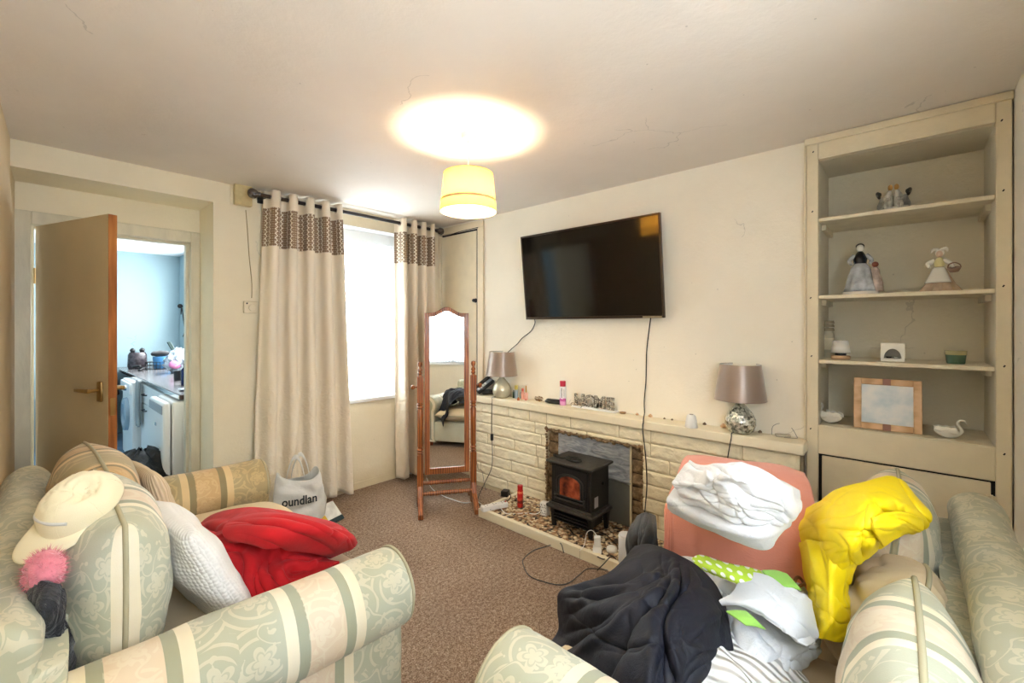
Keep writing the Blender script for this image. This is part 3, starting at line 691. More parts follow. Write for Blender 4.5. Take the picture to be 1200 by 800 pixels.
# ================================================================== FIREPLACE
fp = empty('fireplace', (2.6, 1.6, 0), label='cream painted stone fireplace with long mantel shelf and raised pebble hearth', cat='fireplace')
CX = 2.605
def stone_wall(name, regions, rowh=.0865):
    mb = MB(); rnd = random.Random(3)
    nrow = 8
    for r in range(nrow):
        z0 = .03+r*(.718-.03)/nrow; z1 = z0+(.718-.03)/nrow
        y = .405-rnd.random()*.2
        while y < 2.85:
            ln = rnd.choice([.22, .3, .38, .46, .52])
            for (ya, yb, za, zb) in regions:
                a = max(y, ya); b = min(y+ln, yb); c = max(z0, za); d = min(z1, zb)
                if b-a < .03 or d-c < .02: continue
                g = .0015
                nu = max(3, int((b-a)/.010)); nv = max(3, int((d-c)/.009))
                sd = rnd.random()*50; tilt = rnd.uniform(-.006, .006)
                def fn(u, v, a=a, b=b, c=c, d=d, sd=sd, tilt=tilt):
                    e = min(u, 1-u)*(b-a); f = min(v, 1-v)*(d-c)
                    k = min(1, min(e, f)/.006)
                    yy = a+g+(b-a-2*g)*u; zz = c+g+(d-c-2*g)*v
                    nn = noise.noise(Vector((yy*14+sd, zz*32, sd)))*.005+noise.ridged_multi_fractal(Vector((yy*26+zz*14, zz*46, sd)), .9, 2.1, 4, 1., 2.)*.0036-.004
                    return (CX+.009-k*(.009+max(-.006, nn+tilt*.6)), yy, zz)
                mb.grid(fn, nu, nv)
            y += ln
    return mb
OY0, OY1, OZ = 1.245, 2.005, .60
regs = [(.405, OY0, 0, .718), (OY1, 2.85, 0, .718), (OY0, OY1, OZ, .718)]
mb = stone_wall('s', regs); cl = mb.build('stone_cladding', M['stone'], fp, smooth=True, world=True, angle=50)
mb = MB()
for (ya, yb, za, zb) in regs: mb.box((CX+.008, ya, za), (XA-.001, yb, zb))
mb.build('mortar_backing', M['mortar'], fp, world=True)
# bare blocks where the cladding was broken away
mbs = (MB(), MB()); rnd = random.Random(5)
zz = .06
while zz < OZ+.0:
    h = .088; z1 = min(zz+h, OZ+.02)
    for (ya, yb) in ((OY0-.02, 1.40), (1.86, OY1+.02)):
        nu, nv = 9, 6
        (mbs[0] if ya < 1.5 else mbs[1]).grid(lambda u, v, ya=ya, yb=yb, z0=zz, z1=z1: (2.655-min(1, min(u, 1-u, v, 1-v)*8)*.014+noise.noise(Vector((u*4+ya, v*4, z0*9)))*.008, ya+(yb-ya)*u, z0+.003+(z1-z0-.006)*v), nu, nv)
    zz += h
for mb in mbs: mb.build('bare_blocks', M['block'], fp, smooth=True, world=True)
mb = MB(); mb.box((2.658, OY0-.02, .06), (XA-.002, OY1+.02, OZ)); mb.build('block_mortar', simple('dark_mortar', rgb(66, 54, 42), .95), fp, world=True)
mb = MB()   # broken ragged edge
for i in range(46):
    t = i/45
    y = OY0+(OY1-OY0)*t; mb.ball((2.615, y, OZ-.004+rnd.uniform(-.008, .006)), rnd.uniform(.008, .017), 7, 5, (1, 1, rnd.uniform(.6, 1.2)))
for i in range(26):
    for y in (OY0, OY1): mb.ball((2.615, y+rnd.uniform(-.008, .008), .07+(OZ-.07)*i/25), rnd.uniform(.007, .014), 7, 5)
mb.build('broken_edge', M['block'], fp, world=True)
# grey board and creased sheet closing the opening
mb = MB(); mb.box((2.632, 1.335, .06), (2.640, 1.90, .575)); lab(mb.build('backing_board', M['greyboard'], fp, world=True), 'dark smoky board behind the stove')
mb = MB(); mb.grid(lambda u, v: (2.626-.008*abs(noise.noise(Vector((u*3, v*9, 2)))), 1.332+.572*u, .33+.255*v+.01*math.sin(u*7)*(1-v)), 40, 24)
lab(mb.build('grey_sheet', M['greysheet'], fp, smooth=True, world=True, solid=.002), 'creased grey plastic sheet taped over the opening')
mb = MB(); mb.box((2.622, 1.325, .06), (2.632, 1.338, .59)); mb.build('board_edging', M['mortar'], fp, world=True)
# mantel
mb = MB()
mb.grid(lambda u, v: (0, 0, 0), 1, 1) if False else None
mb.box((CX-.025, .385, .718), (XA-.001, 2.86, .773)); mb.build('mantel_shelf', M['mantel'], fp, bevel=.007, world=True, bseg=3)
# hearth
HX = 2.18; HY0, HY1 = .86, 2.285
mb = MB(); mb.box((HX+.03, HY0+.03, 0), (2.66, HY1-.03, .056)); mb.build('hearth_top', M['pebble'], fp, world=True)
mb = MB(); mb.box((HX, HY0, 0), (HX+.03, HY1, .062)); mb.box((HX+.03, HY1-.03, 0), (2.62, HY1, .062)); mb.box((HX+.03, HY0, 0), (2.62, HY0+.03, .062)); mb.build('hearth_kerb', M['mantel'], fp, bevel=.004, world=True)
mb = MB(); y = PZ(687, 640, .05).y; mb.box((HX-.0008, y, .0), (HX+.002, y+.003, .061)); mb.build('kerb_crack', M['mortar'], fp, world=True)
# loose pebbles standing proud
mb = MB(); rnd = random.Random(11)
for i in range(420):
    x = rnd.uniform(HX+.04, 2.58); y = rnd.uniform(HY0+.05, HY1-.05); r = rnd.uniform(.006, .013)
    mb.ball((x, y, .056), r, 7, 5, (1, rnd.uniform(.7, 1.3), .45), (0, 0, rnd.uniform(0, 3)))
pb = mb.build('pebble', M['pebble'], fp, smooth=True, world=True); pb['kind'] = 'stuff'

# ---- electric stove
st = empty('electric_stove', (2.42, 1.585, .062), label='small black electric stove fire with arched ember window on the hearth', cat='stove')
def S(x, y, z): return (x, y, z)
X0, X1, Y0, Y1 = 2.315, 2.535, 1.435, 1.735
mb = MB()
for i, (x, y) in enumerate(((X0+.012, Y0+.012), (X0+.012, Y1-.012), (X1-.02, Y0+.012), (X1-.02, Y1-.012))):
    sx = 1 if x > 2.42 else -1; sy = 1 if y > 1.585 else -1
    m2 = MB(); prof = []
    a = .011; b_ = .019
    vs = [(x-a, y-a, .062), (x+a, y-a, .062), (x+a, y+a, .062), (x-a, y+a, .062), (x-b_, y-b_, .19), (x+b_, y-b_, .19), (x+b_, y+b_, .19), (x-b_, y+b_, .19)]
    m2.add(vs, [(0,3,2,1),(4,5,6,7),(0,1,5,4),(1,2,6,5),(2,3,7,6),(3,0,4,7)]); m2.build('leg', M['iron'], st, bevel=.003, world=True)
mb = MB(); mb.box((X0-.03, Y0-.025, .188), (X1, Y1+.025, .208)); mb.box((X0-.015, Y0-.012, .205), (X1-.01, Y1+.012, .22)); mb.build('base_ledge', M['irondull'], st, bevel=.006, world=True)
mb = MB(); mb.box((X0, Y0, .215), (X1-.01, Y1, .478)); mb.build('body', M['iron'], st, bevel=.004, world=True)
mb = MB(); mb.box((X0+.02, Y0+.03, .10), (X1-.04, Y1-.03, .19)); mb.build('underside_box', M['iron'], st, world=True)
mb = MB(); mb.box((X0-.032, Y0-.025, .480), (X1+.01, Y1+.025, .496)); mb.box((X0-.018, Y0-.012, .470), (X1, Y1+.012, .482)); mb.build('top_plate', M['irondull'], st, bevel=.006, world=True)
yc = (Y0+Y1)/2-.0
def arch(w, h0, h1, n=14):
    pts = [(-w, h0), (w, h0), (w, h1)]
    for i in range(n+1):
        a = PI*i/n; pts.append((w*math.cos(a), h1+.045*(w/.09)*math.sin(a)))
    pts.append((-w, h1)); return pts
Mx = Matrix(((0, 0, -1, 0), (1, 0, 0, 0), (0, 1, 0, 0), (0, 0, 0, 1)))   # prism xy -> world yz, depth towards -x
Mst = Matrix.Translation((X0, yc, 0)) @ Mx
dr = MB(); dr.prism([(-.125, .232), (.125, .232), (.125, .462), (-.125, .462)], 0, .008, Mst); door = dr.build('door', M['iron'], st, bevel=.003, world=True)
mb = MB(); mb.prism(arch(.078, .275, .375), .006, .0095, Mst); lab(mb.build('ember_window', M['ember'], door, world=True), 'arched window with reddish ember screen')
mb = MB(); pts = [Mst @ Vector((p[0]*1.0, p[1], .013)) for p in arch(.1, .262, .375)]; mb.tube(pts, .004, 6, closed=True)
pts = [Mst @ Vector((p[0], p[1], .012)) for p in arch(.08, .275, .375)]; mb.tube(pts, .003, 6, closed=True)
for z in (.262, .284): mb.tube([Mst @ Vector((-.115, z, .02)), Mst @ Vector((.115, z, .02))], .004, 6)
for yy in (-.112, .112): mb.tube([Mst @ Vector((yy, .25, .018)), Mst @ Vector((yy, .295, .018))], .004, 6)
mb.build('arch_moulding', M['irondull'], door, smooth=True, world=True)
mb = MB(); 
for k in range(3): mb.box((X0-.014, Y0+.02, .155-k*.02), (X0+.02, Y1-.02, .162-k*.02))
mb.build('lower_grille', M['iron'], st, world=True)
mb = MB(); a = PY(699, 588, Y0-.001); mb.box((a.x-.022, Y0-.0015, a.z-.035), (a.x+.02, Y0, a.z+.03)); lab(mb.build('rating_label', simple('grey_label', rgb(170, 170, 172), .5), st, world=True), 'pale rectangular label on the side')
mb = MB(); a = Vector((2.45, Y0, .37)); mb.lathe([(.012, 0), (.010, .01), (0.001, .011)], 12, Matrix.Translation(a) @ Matrix.Rotation(PI/2, 4, 'X')); mb.build('side_knob', M['iron'], st, world=True)
def cable(name, pts, r, mat, label, cat='cable', group=None, n=8):
    mb = MB(); mb.tube(pts, r, 6, smooth_n=n); o = mb.build(name, mat, smooth=True); rebase(o); return tag(o, label, cat, group)
# black coiled cord + tongs on the stove top
mb = MB(); c = Vector((2.37, 1.60, .502))
lp = [c+Vector((.028*math.cos(a), .055*math.sin(a), .002*math.sin(3*a))) for a in [2*PI*i/14 for i in range(14)]]
mb.tube(lp, .006, 6, closed=True, smooth_n=3); lp = [c+Vector((.022*math.cos(a), .05*math.sin(a), .011)) for a in [2*PI*i/14 for i in range(14)]]; mb.tube(lp, .005, 6, closed=True, smooth_n=3)
mb.tube([c+Vector((0, .05, .004)), c+Vector((-.01, .09, .0)), c+Vector((-.008, .13, .003)), c+Vector((.004, .16, .001))], [.006, .006, .009, .009], 8)
o = mb.build('extension_lead', M['blackrub'], smooth=True); rebase(o); tag(o, 'black electric lead coiled in an oval on the stove top', 'lead')

# ================================================================== TELEVISION
tvc = Vector((2.68, 1.69, 1.735)); TW, TH = 1.125, .648
tv = empty('television', (2.66, 1.69, 1.41), label='large flat black television with bronze bezel hung on the wall above the mantel', cat='television')
tilt = math.atan2(.07, .65)
Mt = Matrix.Translation((2.688, 1.695, 1.413)) @ Matrix.Rotation(-tilt, 4, 'Y')
mb = MB(); b_ = .012
mb.box((-.012, -TW/2, 0), (.012, -TW/2+b_, TH), Mt); mb.box((-.012, TW/2-b_, 0), (.012, TW/2, TH), Mt); mb.box((-.0125, -TW/2+b_, TH-b_), (.0115, TW/2-b_, TH), Mt); mb.box((-.0125, -TW/2+b_, 0), (.0115, TW/2-b_, .018), Mt)
mb.build('bezel', M['tvframe'], tv, bevel=.002, world=True)
mb = MB(); mb.box((-.008, -TW/2+b_, .018), (.010, TW/2-b_, TH-b_), Mt); mb.build('screen', M['screen'], tv, world=True)
mb = MB(); mb.box((.010, -TW/2+.01, .01), (.022, TW/2-.01, TH-.01), Mt); mb.build('back_cover', M['blackplastic'], tv, world=True)
mb = MB(); mb.box((.02, -.2, .3), (.03, .2, .42), Mt); mb.box((XA-.012, 1.5, 1.68), (XA-.001, 1.9, 1.86)); mb.box((2.66, 1.55, 1.72), (XA-.005, 1.6, 1.80)); mb.box((2.66, 1.8, 1.72), (XA-.005, 1.85, 1.80)); mb.build('wall_bracket', M['blackplastic'], tv, world=True)
mb = MB(); mb.box((-.018, -TW/2+.01, .002), (-.012, -TW/2+.14, .012), Mt); lab(mb.build('control_strip', M['chrome'], tv, world=True), 'pale shiny strip at the lower right corner')
def wallpt(px, py, d=.012): return PX(px, py, XA-d)
cable('television_cable', [(2.70, wallpt(627, 374).y, 1.44), wallpt(627, 378), wallpt(622, 388), wallpt(612, 396), wallpt(606, 403), wallpt(598, 410), wallpt(592, 418), wallpt(590, 440), wallpt(588, 462)], .0035, M['blackrub'], 'black cable running from the television down behind the left table lamp', group=None)
CF = CX-.032
cable('television_cable', [(2.69, PX(763, 372, 2.69).y, 1.43)]+[wallpt(*p) for p in ((762, 376), (758, 410), (757, 445), (755, 470))]+[Vector((2.715, 1.28, .80)), Vector((2.68, 1.268, .7795)), Vector((2.60, 1.233, .7790)), Vector((2.5745, 1.222, .765)), Vector((2.5735, 1.225, .72))]+[PX(*p) for p in ((757, 540, CF), (758, 570, CF), (756, 595, CF), (755, 612, CF+.003))], .0035, M['blackrub'], 'long black cable hanging from the television across the mantel to the hearth')

# ================================================================== TABLE LAMPS
def table_lamp(loc, base_mat, label, name='table_lamp'):
    t = empty(name, loc, label=label, cat='lamp', group='matching table lamps on the mantel')
    mb = MB(); mb.lathe([(.0001, 0), (.052, 0), (.066, .012), (.078, .045), (.077, .075), (.063, .108), (.040, .135), (.024, .155), (.017, .172), (.020, .180), (.014, .184), (.012, .190), (.0001, .190)], 36); mb.build('lamp_base', base_mat, t, smooth=True, angle=60)
    mb = MB(); mb.lathe([(.009, .188), (.009, .205), (.016, .206), (.016, .25), (.0001, .25)], 16); mb.build('lamp_holder', M['whiteplastic'], t, smooth=True, angle=40)
    s = MB(); s.lathe([(.131, .180), (.104, .375)], 48, cap=False); sh = s.build('lamp_shade', M['greyshade'], t, smooth=True)
    mb = MB(); mb.lathe([(.1285, .1805), (.1015, .3745)], 48, cap=False); mb.build('shade_lining', M['shadein'], sh, smooth=True)
    mb = MB()
    for (r, z) in ((.130, .181), (.103, .374)):
        mb = MB(); mb.tube([(r*math.cos(a), r*math.sin(a), z) for a in [2*PI*i/40 for i in range(40)]], .002, 6, closed=True); mb.build('shade_ring', M['greyshade'], sh, smooth=True)
    mb = MB()
    for a in (0, 2*PI/3, 4*PI/3): mb.tube([(.0, .0, .24), (.119*math.cos(a), .119*math.sin(a), .262)], .0015, 5)
    mb.build('shade_spider', M['greyshade'], sh, smooth=True)
    pass
    mb = MB(); 
    mb.ball((0, 0, .285), .028, 14, 10, (1, 1, 1.2)); mb.build('bulb', M['shadein'], t, smooth=True)
    return t
l1 = PX(868, 480, 2.665); table_lamp((2.655, l1.y, .774), M['mosaic'], 'taupe shaded table lamp with round silver mosaic base at the right end of the mantel')
l2 = PX(589, 450, 2.665); table_lamp((2.655, l2.y, .774), M['pearl'], 'taupe shaded table lamp with smooth pearly base beside the telephone')
cable('lamp_cord', [Vector((2.60, l1.y+.02, .779)), Vector((2.575, l1.y+.022, .778)), Vector((2.5735, l1.y+.024, .75)), PX(853, 535, CF), PX(852, 550, CF), PX(850, 600, CF), PX(848, 640, CF+.01)], .003, M['blackrub'], 'black cord dropping from the mosaic lamp over the front of the mantel')
o = cable('lamp_cord', [Vector((2.60, l2.y+.02, .779)), Vector((2.575, l2.y+.03, .778)), Vector((2.5735, l2.y+.032, .75)), PX(576, 500, CF), PX(577, 530, CF), PX(576, 548, CF), PX(568, 566, CF), PZ(560, 585, .02), PZ(566, 596, .01), PZ(575, 597, .07)], .0028, M['blackrub'], 'black cord with inline switch hanging below the pearly lamp')
mb = MB(); c = PX(576.5, 512, CF-.002); mb.cbox((c.x, c.y, c.z), (.018, .022, .055)); mb.build('inline_switch', M['blackplastic'], o, bevel=.004, world=True)

# ================================================================== THINGS ON THE MANTEL
MZ = .774
def P(px, py):
    p = PZ(px, py, MZ)
    return p if p.x < 2.69 else Vector((2.69, PX(px, py, 2.69).y, MZ))
# telephone
c = P(572, 459); t = empty('telephone', (2.66, c.y+.02, MZ), rz=-.6, label='black and silver desk telephone propped up beside the pearly lamp', cat='telephone')
Mp = Matrix.Translation((0, 0, .045)) @ Matrix.Rotation(-.75, 4, 'Y')
mb = MB(); mb.cbox((.03, 0, .02), (.10, .12, .03)); mb.box((-.075, -.075, -.012), (.095, .075, .016), Matrix.Translation((0, 0, .065)) @ Matrix.Rotation(-.65, 4, 'Y')); mb.build('phone_body', M['blackplastic'], t, bevel=.008)
Mq = Matrix.Translation((0, 0, .065)) @ Matrix.Rotation(-.65, 4, 'Y')
mb = MB(); mb.box((-.065, -.066, .016), (.085, .025, .019), Mq); mb.build('phone_face', simple('silver_blue_plastic', rgb(150, 158, 168), .35, .3), t, bevel=.002)
mb = MB()
for i in range(4):
    for j in range(3): mb.box((-.055+i*.024, -.056+j*.024, .019), (-.040+i*.024, -.040+j*.024, .023), Mq)
mb.build('keypad', M['whiteplastic'], t)
mb = MB(); mb.box((-.085, .03, .018), (.10, .07, .045), Mq); mb.build('handset', M['blackplastic'], t, bevel=.012)
mb = MB(); pts = [(-.05+.0*i, .07+.012*math.sin(i), .02+.014*math.cos(i*1.2)) for i in range(14)]
mb.tube([(-.06, .05, .03), (-.07, .09, .05), (-.05, .115, .02), (0, .11, .005), (.04, .09, .01)], .003, 6, smooth_n=6); mb.build('curly_cord', M['blackrub'], t, smooth=True)
def can(name, loc, r, h, body, capm, label, cat, caph=.02, bands=()):
    t = empty(name, loc, label=label, cat=cat)
    mb = MB(); mb.lathe([(.0001, 0), (r*.96, 0), (r, .004), (r, h-.012), (r*.8, h), (.0001, h)], 24); b0 = mb.build('can_body', body, t, smooth=True, angle=40)
    mb = MB(); mb.lathe([(r*.9, h-.006), (r*.92, h+caph), (r*.85, h+caph+.003), (.0001, h+caph+.003)], 24); mb.build('cap', capm, t, smooth=True, angle=40)
    return t
def banded(name, cols, rough=.3, bumpv=0):
    m, nt, b = new_mat(name); co = coords(nt); sp = N(nt, 'ShaderNodeSeparateXYZ'); L(nt, co, sp.inputs[0])
    n = N(nt, 'ShaderNodeTexNoise', i_Scale=60., i_Detail=2.); L(nt, co, n.inputs['Vector'])
    z = math_(nt, 'ADD', sp.outputs['Z'], math_(nt, 'MULTIPLY', math_(nt, 'SUBTRACT', n.outputs['Fac'], .5), .02))
    mx = max(c[0] for c in cols)
    r = ramp(nt, math_(nt, 'DIVIDE', z, mx*1.25), [(c[0]/(mx*1.25), c[1]) for c in cols], 'CONSTANT'); L(nt, r.outputs[0], b.inputs['Base Color']); b.inputs['Roughness'].default_value = rough
    return m
c = P(659.5, 472); t = can('aerosol_can', (c.x, c.y, MZ), .0235, .145, banded('white_pink_print', [(0, rgb(226, 160, 205)), (.03, rgb(200, 90, 160)), (.05, rgb(238, 225, 236)), (.06, rgb(238, 238, 240))]), simple('crimson_cap', rgb(190, 20, 60), .3), 'white and pink aerosol can with crimson cap standing by the black case', 'aerosol', caph=.032)
# printed marks up the can (small vertical lettering seen as strokes)
mb = MB()
dirc = Vector((-c.x, -c.y, 0)).normalized(); sidec = Vector((-dirc.y, dirc.x, 0))
for k in range(9):
    a = -.35; p = dirc*math.cos(a)+sidec*math.sin(a)
    mb.cbox(p*.0238+Vector((0, 0, .062+k*.008)), (.003, .007, .0045), (0, 0, math.atan2(p.y, p.x)))
    a = .35; p = dirc*math.cos(a)+sidec*math.sin(a)
    mb.cbox(p*.0238+Vector((0, 0, .07+k*.006)), (.003, .004, .0025), (0, 0, math.atan2(p.y, p.x)))
mb.build('printed_marks', M['blackplastic'], t)
# bottles between lamp and case
def bottle(px, py, r, h, mat, capm, label, name='bottle', neck=.4, caph=.015, cat='bottle', group=None, seg=16, dx=0):
    c = P(px, py); t = empty(name, (c.x+dx, c.y, MZ), label=label, cat=cat, group=group)
    mb = MB(); mb.lathe([(.0001, 0), (r, 0), (r, h*.8), (r*.75, h*.9), (r*neck, h*.94), (r*neck, h), (.0001, h)], seg); mb.build('glass_body', mat, t, smooth=True, angle=35)
    mb = MB(); mb.lathe([(r*neck*1.3, h-.004), (r*neck*1.3, h+caph), (.0001, h+caph)], seg); mb.build('cap', capm, t, smooth=True, angle=35)
    return t
bottle(602, 465, .010, .055, simple('dark_green_glass', rgb(30, 60, 44), .2), M['blackplastic'], 'short dark green bottle right beside the pearly lamp base', caph=.01)
bottle(605, 466, .014, .075, simple('pale_blue_label', rgb(158, 176, 190), .35), simple('yellow_gold_cap', rgb(214, 200, 110), .3, .4), 'slim pale blue bottle with yellow gold cap on the mantel', neck=.8, caph=.03)
bottle(609, 466, .011, .06, simple('teal_tube', rgb(92, 148, 150), .3), M['whiteplastic'], 'small teal tube behind the pale blue bottle', caph=.012, dx=.02)
bottle(612.5, 467, .014, .068, simple('rose_glass', rgb(226, 160, 140), .15), simple('rose_cap', rgb(200, 90, 80), .3), 'rose tinted perfume bottle, the left of two', neck=.5, caph=.02)
bottle(616.5, 468, .016, .062, simple('pink_glass', rgb(232, 176, 160), .15), M['gold'], 'pink perfume bottle with a tall gold spray top', neck=.25, caph=.05)
bottle(607.5, 469, .010, .022, simple('copper_pot', rgb(190, 110, 70), .3), M['gold'], 'tiny copper coloured pot in front of the perfume bottles', caph=.004)
c = P(619, 468); t = empty('lipstick', (c.x-.03, c.y, MZ+.006), rz=.7, label='red lipstick lying on the mantel before the perfume bottles', cat='lipstick')
mb = MB(); mb.lathe([(.006, 0), (.006, .04), (.0001, .041)], 12, Matrix.Rotation(PI/2, 4, 'Y')); mb.build('case', simple('pinkred', rgb(196, 70, 72), .3), t, smooth=True, angle=40)
mb = MB(); mb.lathe([(.0045, .04), (.0045, .055), (.001, .062)], 12, Matrix.Rotation(PI/2, 4, 'Y')); mb.build('lipstick_tip', M['red'], t, smooth=True, angle=40)
# hair claw: brown/gold with prongs
c = P(632, 469); t = empty('hair_clip', (c.x-.005, c.y, MZ), rz=1.2, label='tortoiseshell hair claw clip lying with its teeth up', cat='hair clip')
tor = simple('tortoiseshell', rgb(120, 82, 44), .25, var=.5, vscale=60)
for s in (-1, 1):
    mb = MB(); mb.tube([(-.03, s*.006, .012), (-.01, s*.016, .012), (.01, s*.018, .012), (.03, s*.006, .012)], .004, 6, smooth_n=4)
    for k in range(5): mb.tube([(-.024+k*.012, s*.015, .012), (-.026+k*.013, s*.022, .024), (-.026+k*.013, s*.012, .04)], .0022, 5)
    mb.build('claw', tor, t, smooth=True)
mb = MB(); mb.lathe([(.005, -.018), (.005, .018)], 10, Matrix.Translation((0, 0, .008)) @ Matrix.Rotation(PI/2, 4, 'Y')); mb.build('spring', M['gold'], t, smooth=True)
# black case
c = P(650, 473); t = empty('glasses_case', (c.x, c.y, MZ), rz=PI/2+.12, label='long black glossy case lying on the mantel before the aerosol can', cat='case')
def hull(L_, W_, H_, n=14):
    mb = MB()
    prof = []
    mb.grid(lambda u, v: (L_*(2*u-1)*(1), W_*math.sin(2*PI*v)*(1-abs(2*u-1)**4)**.5*1.0, H_*math.cos(2*PI*v)*(1-abs(2*u-1)**4)**.5), 24, 20)
    return mb
xf(hull(.085, .026, .015), Matrix.Translation((0, 0, .015))).build('case_body', M['blackplastic'], t, smooth=True)
mb = MB(); mb.cbox((0, 0, .031), (.13, .03, .008)); mb.build('case_lid', M['blackplastic'], t, bevel=.003)
mb = MB(); mb.cbox((.06, -.026, .016), (.012, .004, .008)); mb.build('clasp', M['chrome'], t, bevel=.001)
# spectacles
c = P(676, 475); t = empty('spectacles', (c.x-.01, c.y, MZ+.012), rz=-PI/2-.25, label='pair of dark framed spectacles lying folded on the mantel edge', cat='spectacles')
for s in (-1, 1):
    mb = MB(); mb.tube([(s*.033+.024*math.cos(a), 0, .002+.014*math.sin(a)) for a in [2*PI*i/18 for i in range(18)]], .0016, 6, closed=True); rm = mb.build('rim', tor, t, smooth=True)
    mb = MB(); mb.prism([(s*.033+.023*math.cos(a), .002+.013*math.sin(a)) for a in [2*PI*i/18 for i in range(18)]], -.0004, .0004, Matrix.Rotation(PI/2, 4, 'X')); mb.build('lens', M['glass'], rm)
    mb = MB(); mb.tube([(s*.058, 0, .006), (s*.055, .01, .004), (s*.02, .022+s*.003, -.004), (-s*.03, .026+s*.004, -.009)], .0016, 6, smooth_n=4); mb.build('temple', tor, t, smooth=True)
mb = MB(); mb.tube([(-.01, 0, .004), (0, 0, .008), (.01, 0, .004)], .0016, 6, smooth_n=4); mb.build('bridge', tor, t, smooth=True)
# HOME letters on a white base
a = P(673, 474); b_ = P(721, 483)
hc = (a+b_)/2; t = empty('letter_sign', (2.695, hc.y, MZ), rz=-PI/2, label='HOME letter sign of filigree openwork letters on a white base', cat='sign')
Wd = abs(a.y-b_.y)*1.0
mb = MB(); mb.box((-Wd/2-.012, -.028, 0), (Wd/2+.012, .022, .012)); mb.build('base', M['white'], t, bevel=.002)
m_fil = M['filigree'] = None
m, nt, b = new_mat('filigree_letters'); co = coords(nt); v = N(nt, 'ShaderNodeTexVoronoi', i_Scale=120.); L(nt, co, v.inputs['Vector'])
r = ramp(nt, v.outputs['Distance'], [(0, rgb(214, 208, 196)), (.40, rgb(104, 98, 88))], 'CONSTANT'); L(nt, r.outputs[0], b.inputs['Base Color']); M['filigree'] = m
for i, ch in enumerate('HOME'):
    mb = text_mb(ch, .118, .007, .005); x = -Wd/2+Wd*(i+.5)/4
    xf(mb, Matrix.Translation((x, 0, .013)) @ Matrix.Rotation(PI/2, 4, 'X'))
    mb.build('letter', M['filigree'], t)
# coin-like ring dish, small shells
c = P(729, 481); mb = MB(); mb.lathe([(.0001, .003), (.016, .003), (.022, .009), (.024, .009), (.018, 0), (.0001, 0)], 20); o = mb.build('trinket_dish', simple('brown_glaze', rgb(150, 112, 72), .3), smooth=True); o.location = (c.x+.01, c.y, MZ); tag(o, 'small shallow brown dish at the right end of the HOME sign', 'dish')
shell_m = simple('peach_shell', rgb(222, 180, 140), .5, var=.3, vscale=60)
for i, (px, py, s, lb) in enumerate(((747, 487, .010, 'tiny peach shell on the mantel just left of the hanging black cable'), (762.5, 489, .013, 'largest peach shell, right of the hanging black cable'), (779, 490, .007, 'tiny dark pebble at the mantel back, nearer the shells'), (788, 493, .007, 'tiny dark pebble at the mantel back, nearer the white diffuser'), (826, 497, .010, 'small brown shell between the white diffuser and the mosaic lamp'), (848, 499, .015, 'upright amber shell touching the mosaic lamp base'), (891, 506, .010, 'small grey shell right of the mosaic lamp'))):
    c = PX(px, py, 2.71); mb = MB()
    mb.lathe([(.0001, 0), (s, s*.3), (s*.9, s*.9), (s*.4, s*1.5), (.0001, s*1.8)], 14, ripple=lambda a, z: 1+.12*math.cos(7*a))
    o = mb.build('shell', shell_m if i in (0, 1, 5) else simple('brown_shell', rgb(120, 100, 78), .5), smooth=True); o.location = (2.705, c.y, MZ); tag(o, lb, 'shell', 'small shells and pebbles along the mantel')
c = P(809, 501); t = empty('air_freshener', (c.x+.015, c.y, MZ), label='small white cone shaped air freshener on the mantel', cat='air freshener')
mb = MB(); mb.lathe([(.0001, 0), (.034, 0), (.0355, .004), (.030, .045), (.024, .068), (.018, .073), (.0001, .074)], 28); mb.build('body', M['whiteplastic'], t, smooth=True, angle=50)
mb = MB(); mb.lathe([(.0001, .0735), (.011, .0735), (.011, .076), (.0001, .076)], 20); mb.build('grille', simple('grey_grille', rgb(150, 145, 140), .5), t)
c = P(917, 512); t = empty('wire_packet', (c.x+.01, c.y, MZ), rz=-1.2, label='clear packet with thin wire loop at the far right of the mantel', cat='packet')
mb = MB(); mb.cbox((0, 0, .007), (.07, .03, .012)); mb.build('packet_box', simple('smoky_plastic', rgb(190, 180, 160), .2), t, bevel=.003)
mb = MB(); mb.tube([(-.05, .01, .006), (-.04, .035, .045), (.0, .045, .062), (.04, .03, .05), (.06, -.01, .012), (.055, -.03, .004), (0, -.03, .003)], .0012, 5, smooth_n=6); mb.build('wire_loop', simple('grey_wire', rgb(120, 118, 112), .4, .6), t, smooth=True)

# ================================================================== THINGS ON THE HEARTH
HZ_ = .058
def Hh(px, py): return PZ(px, py, HZ_)
c = Hh(608.5, 594); can('aerosol_can', (c.x+.01, c.y, HZ_), .0215, .13, banded('red_print_can', [(0, rgb(196, 40, 36)), (.03, rgb(120, 24, 22)), (.05, rgb(205, 70, 50)), (.07, rgb(190, 30, 30)), (.10, rgb(226, 130, 90)), (.115, rgb(186, 26, 26))]), simple('red_cap', rgb(180, 24, 26), .3), 'red aerosol can standing on the pebble hearth', 'aerosol', caph=.022)
def power_strip(name, c, rz, n, ln, label):
    t = empty(name, (c.x, c.y, c.z), rz=rz, label=label, cat='power strip')
    mb = MB(); mb.cbox((0, 0, .018), (ln, .05, .034)); mb.build('housing', M['whiteplastic'], t, bevel=.005)
    for k in range(n):
        mb = MB(); x = -ln/2+ln*(k+.5)/n
        mb.cbox((x+.012, 0, .0355), (.008, .004, .002)); mb.cbox((x-.008, .010, .0355), (.006, .004, .002)); mb.cbox((x-.008, -.010, .0355), (.006, .004, .002)); mb.build('socket', M['blackplastic'], t)
    mb = MB(); mb.cbox((ln/2-.012, 0, .0365), (.008, .014, .004)); lab(mb.build('switch', simple('red_switch', rgb(200, 40, 40), .4), t), 'small red switch')
    return t
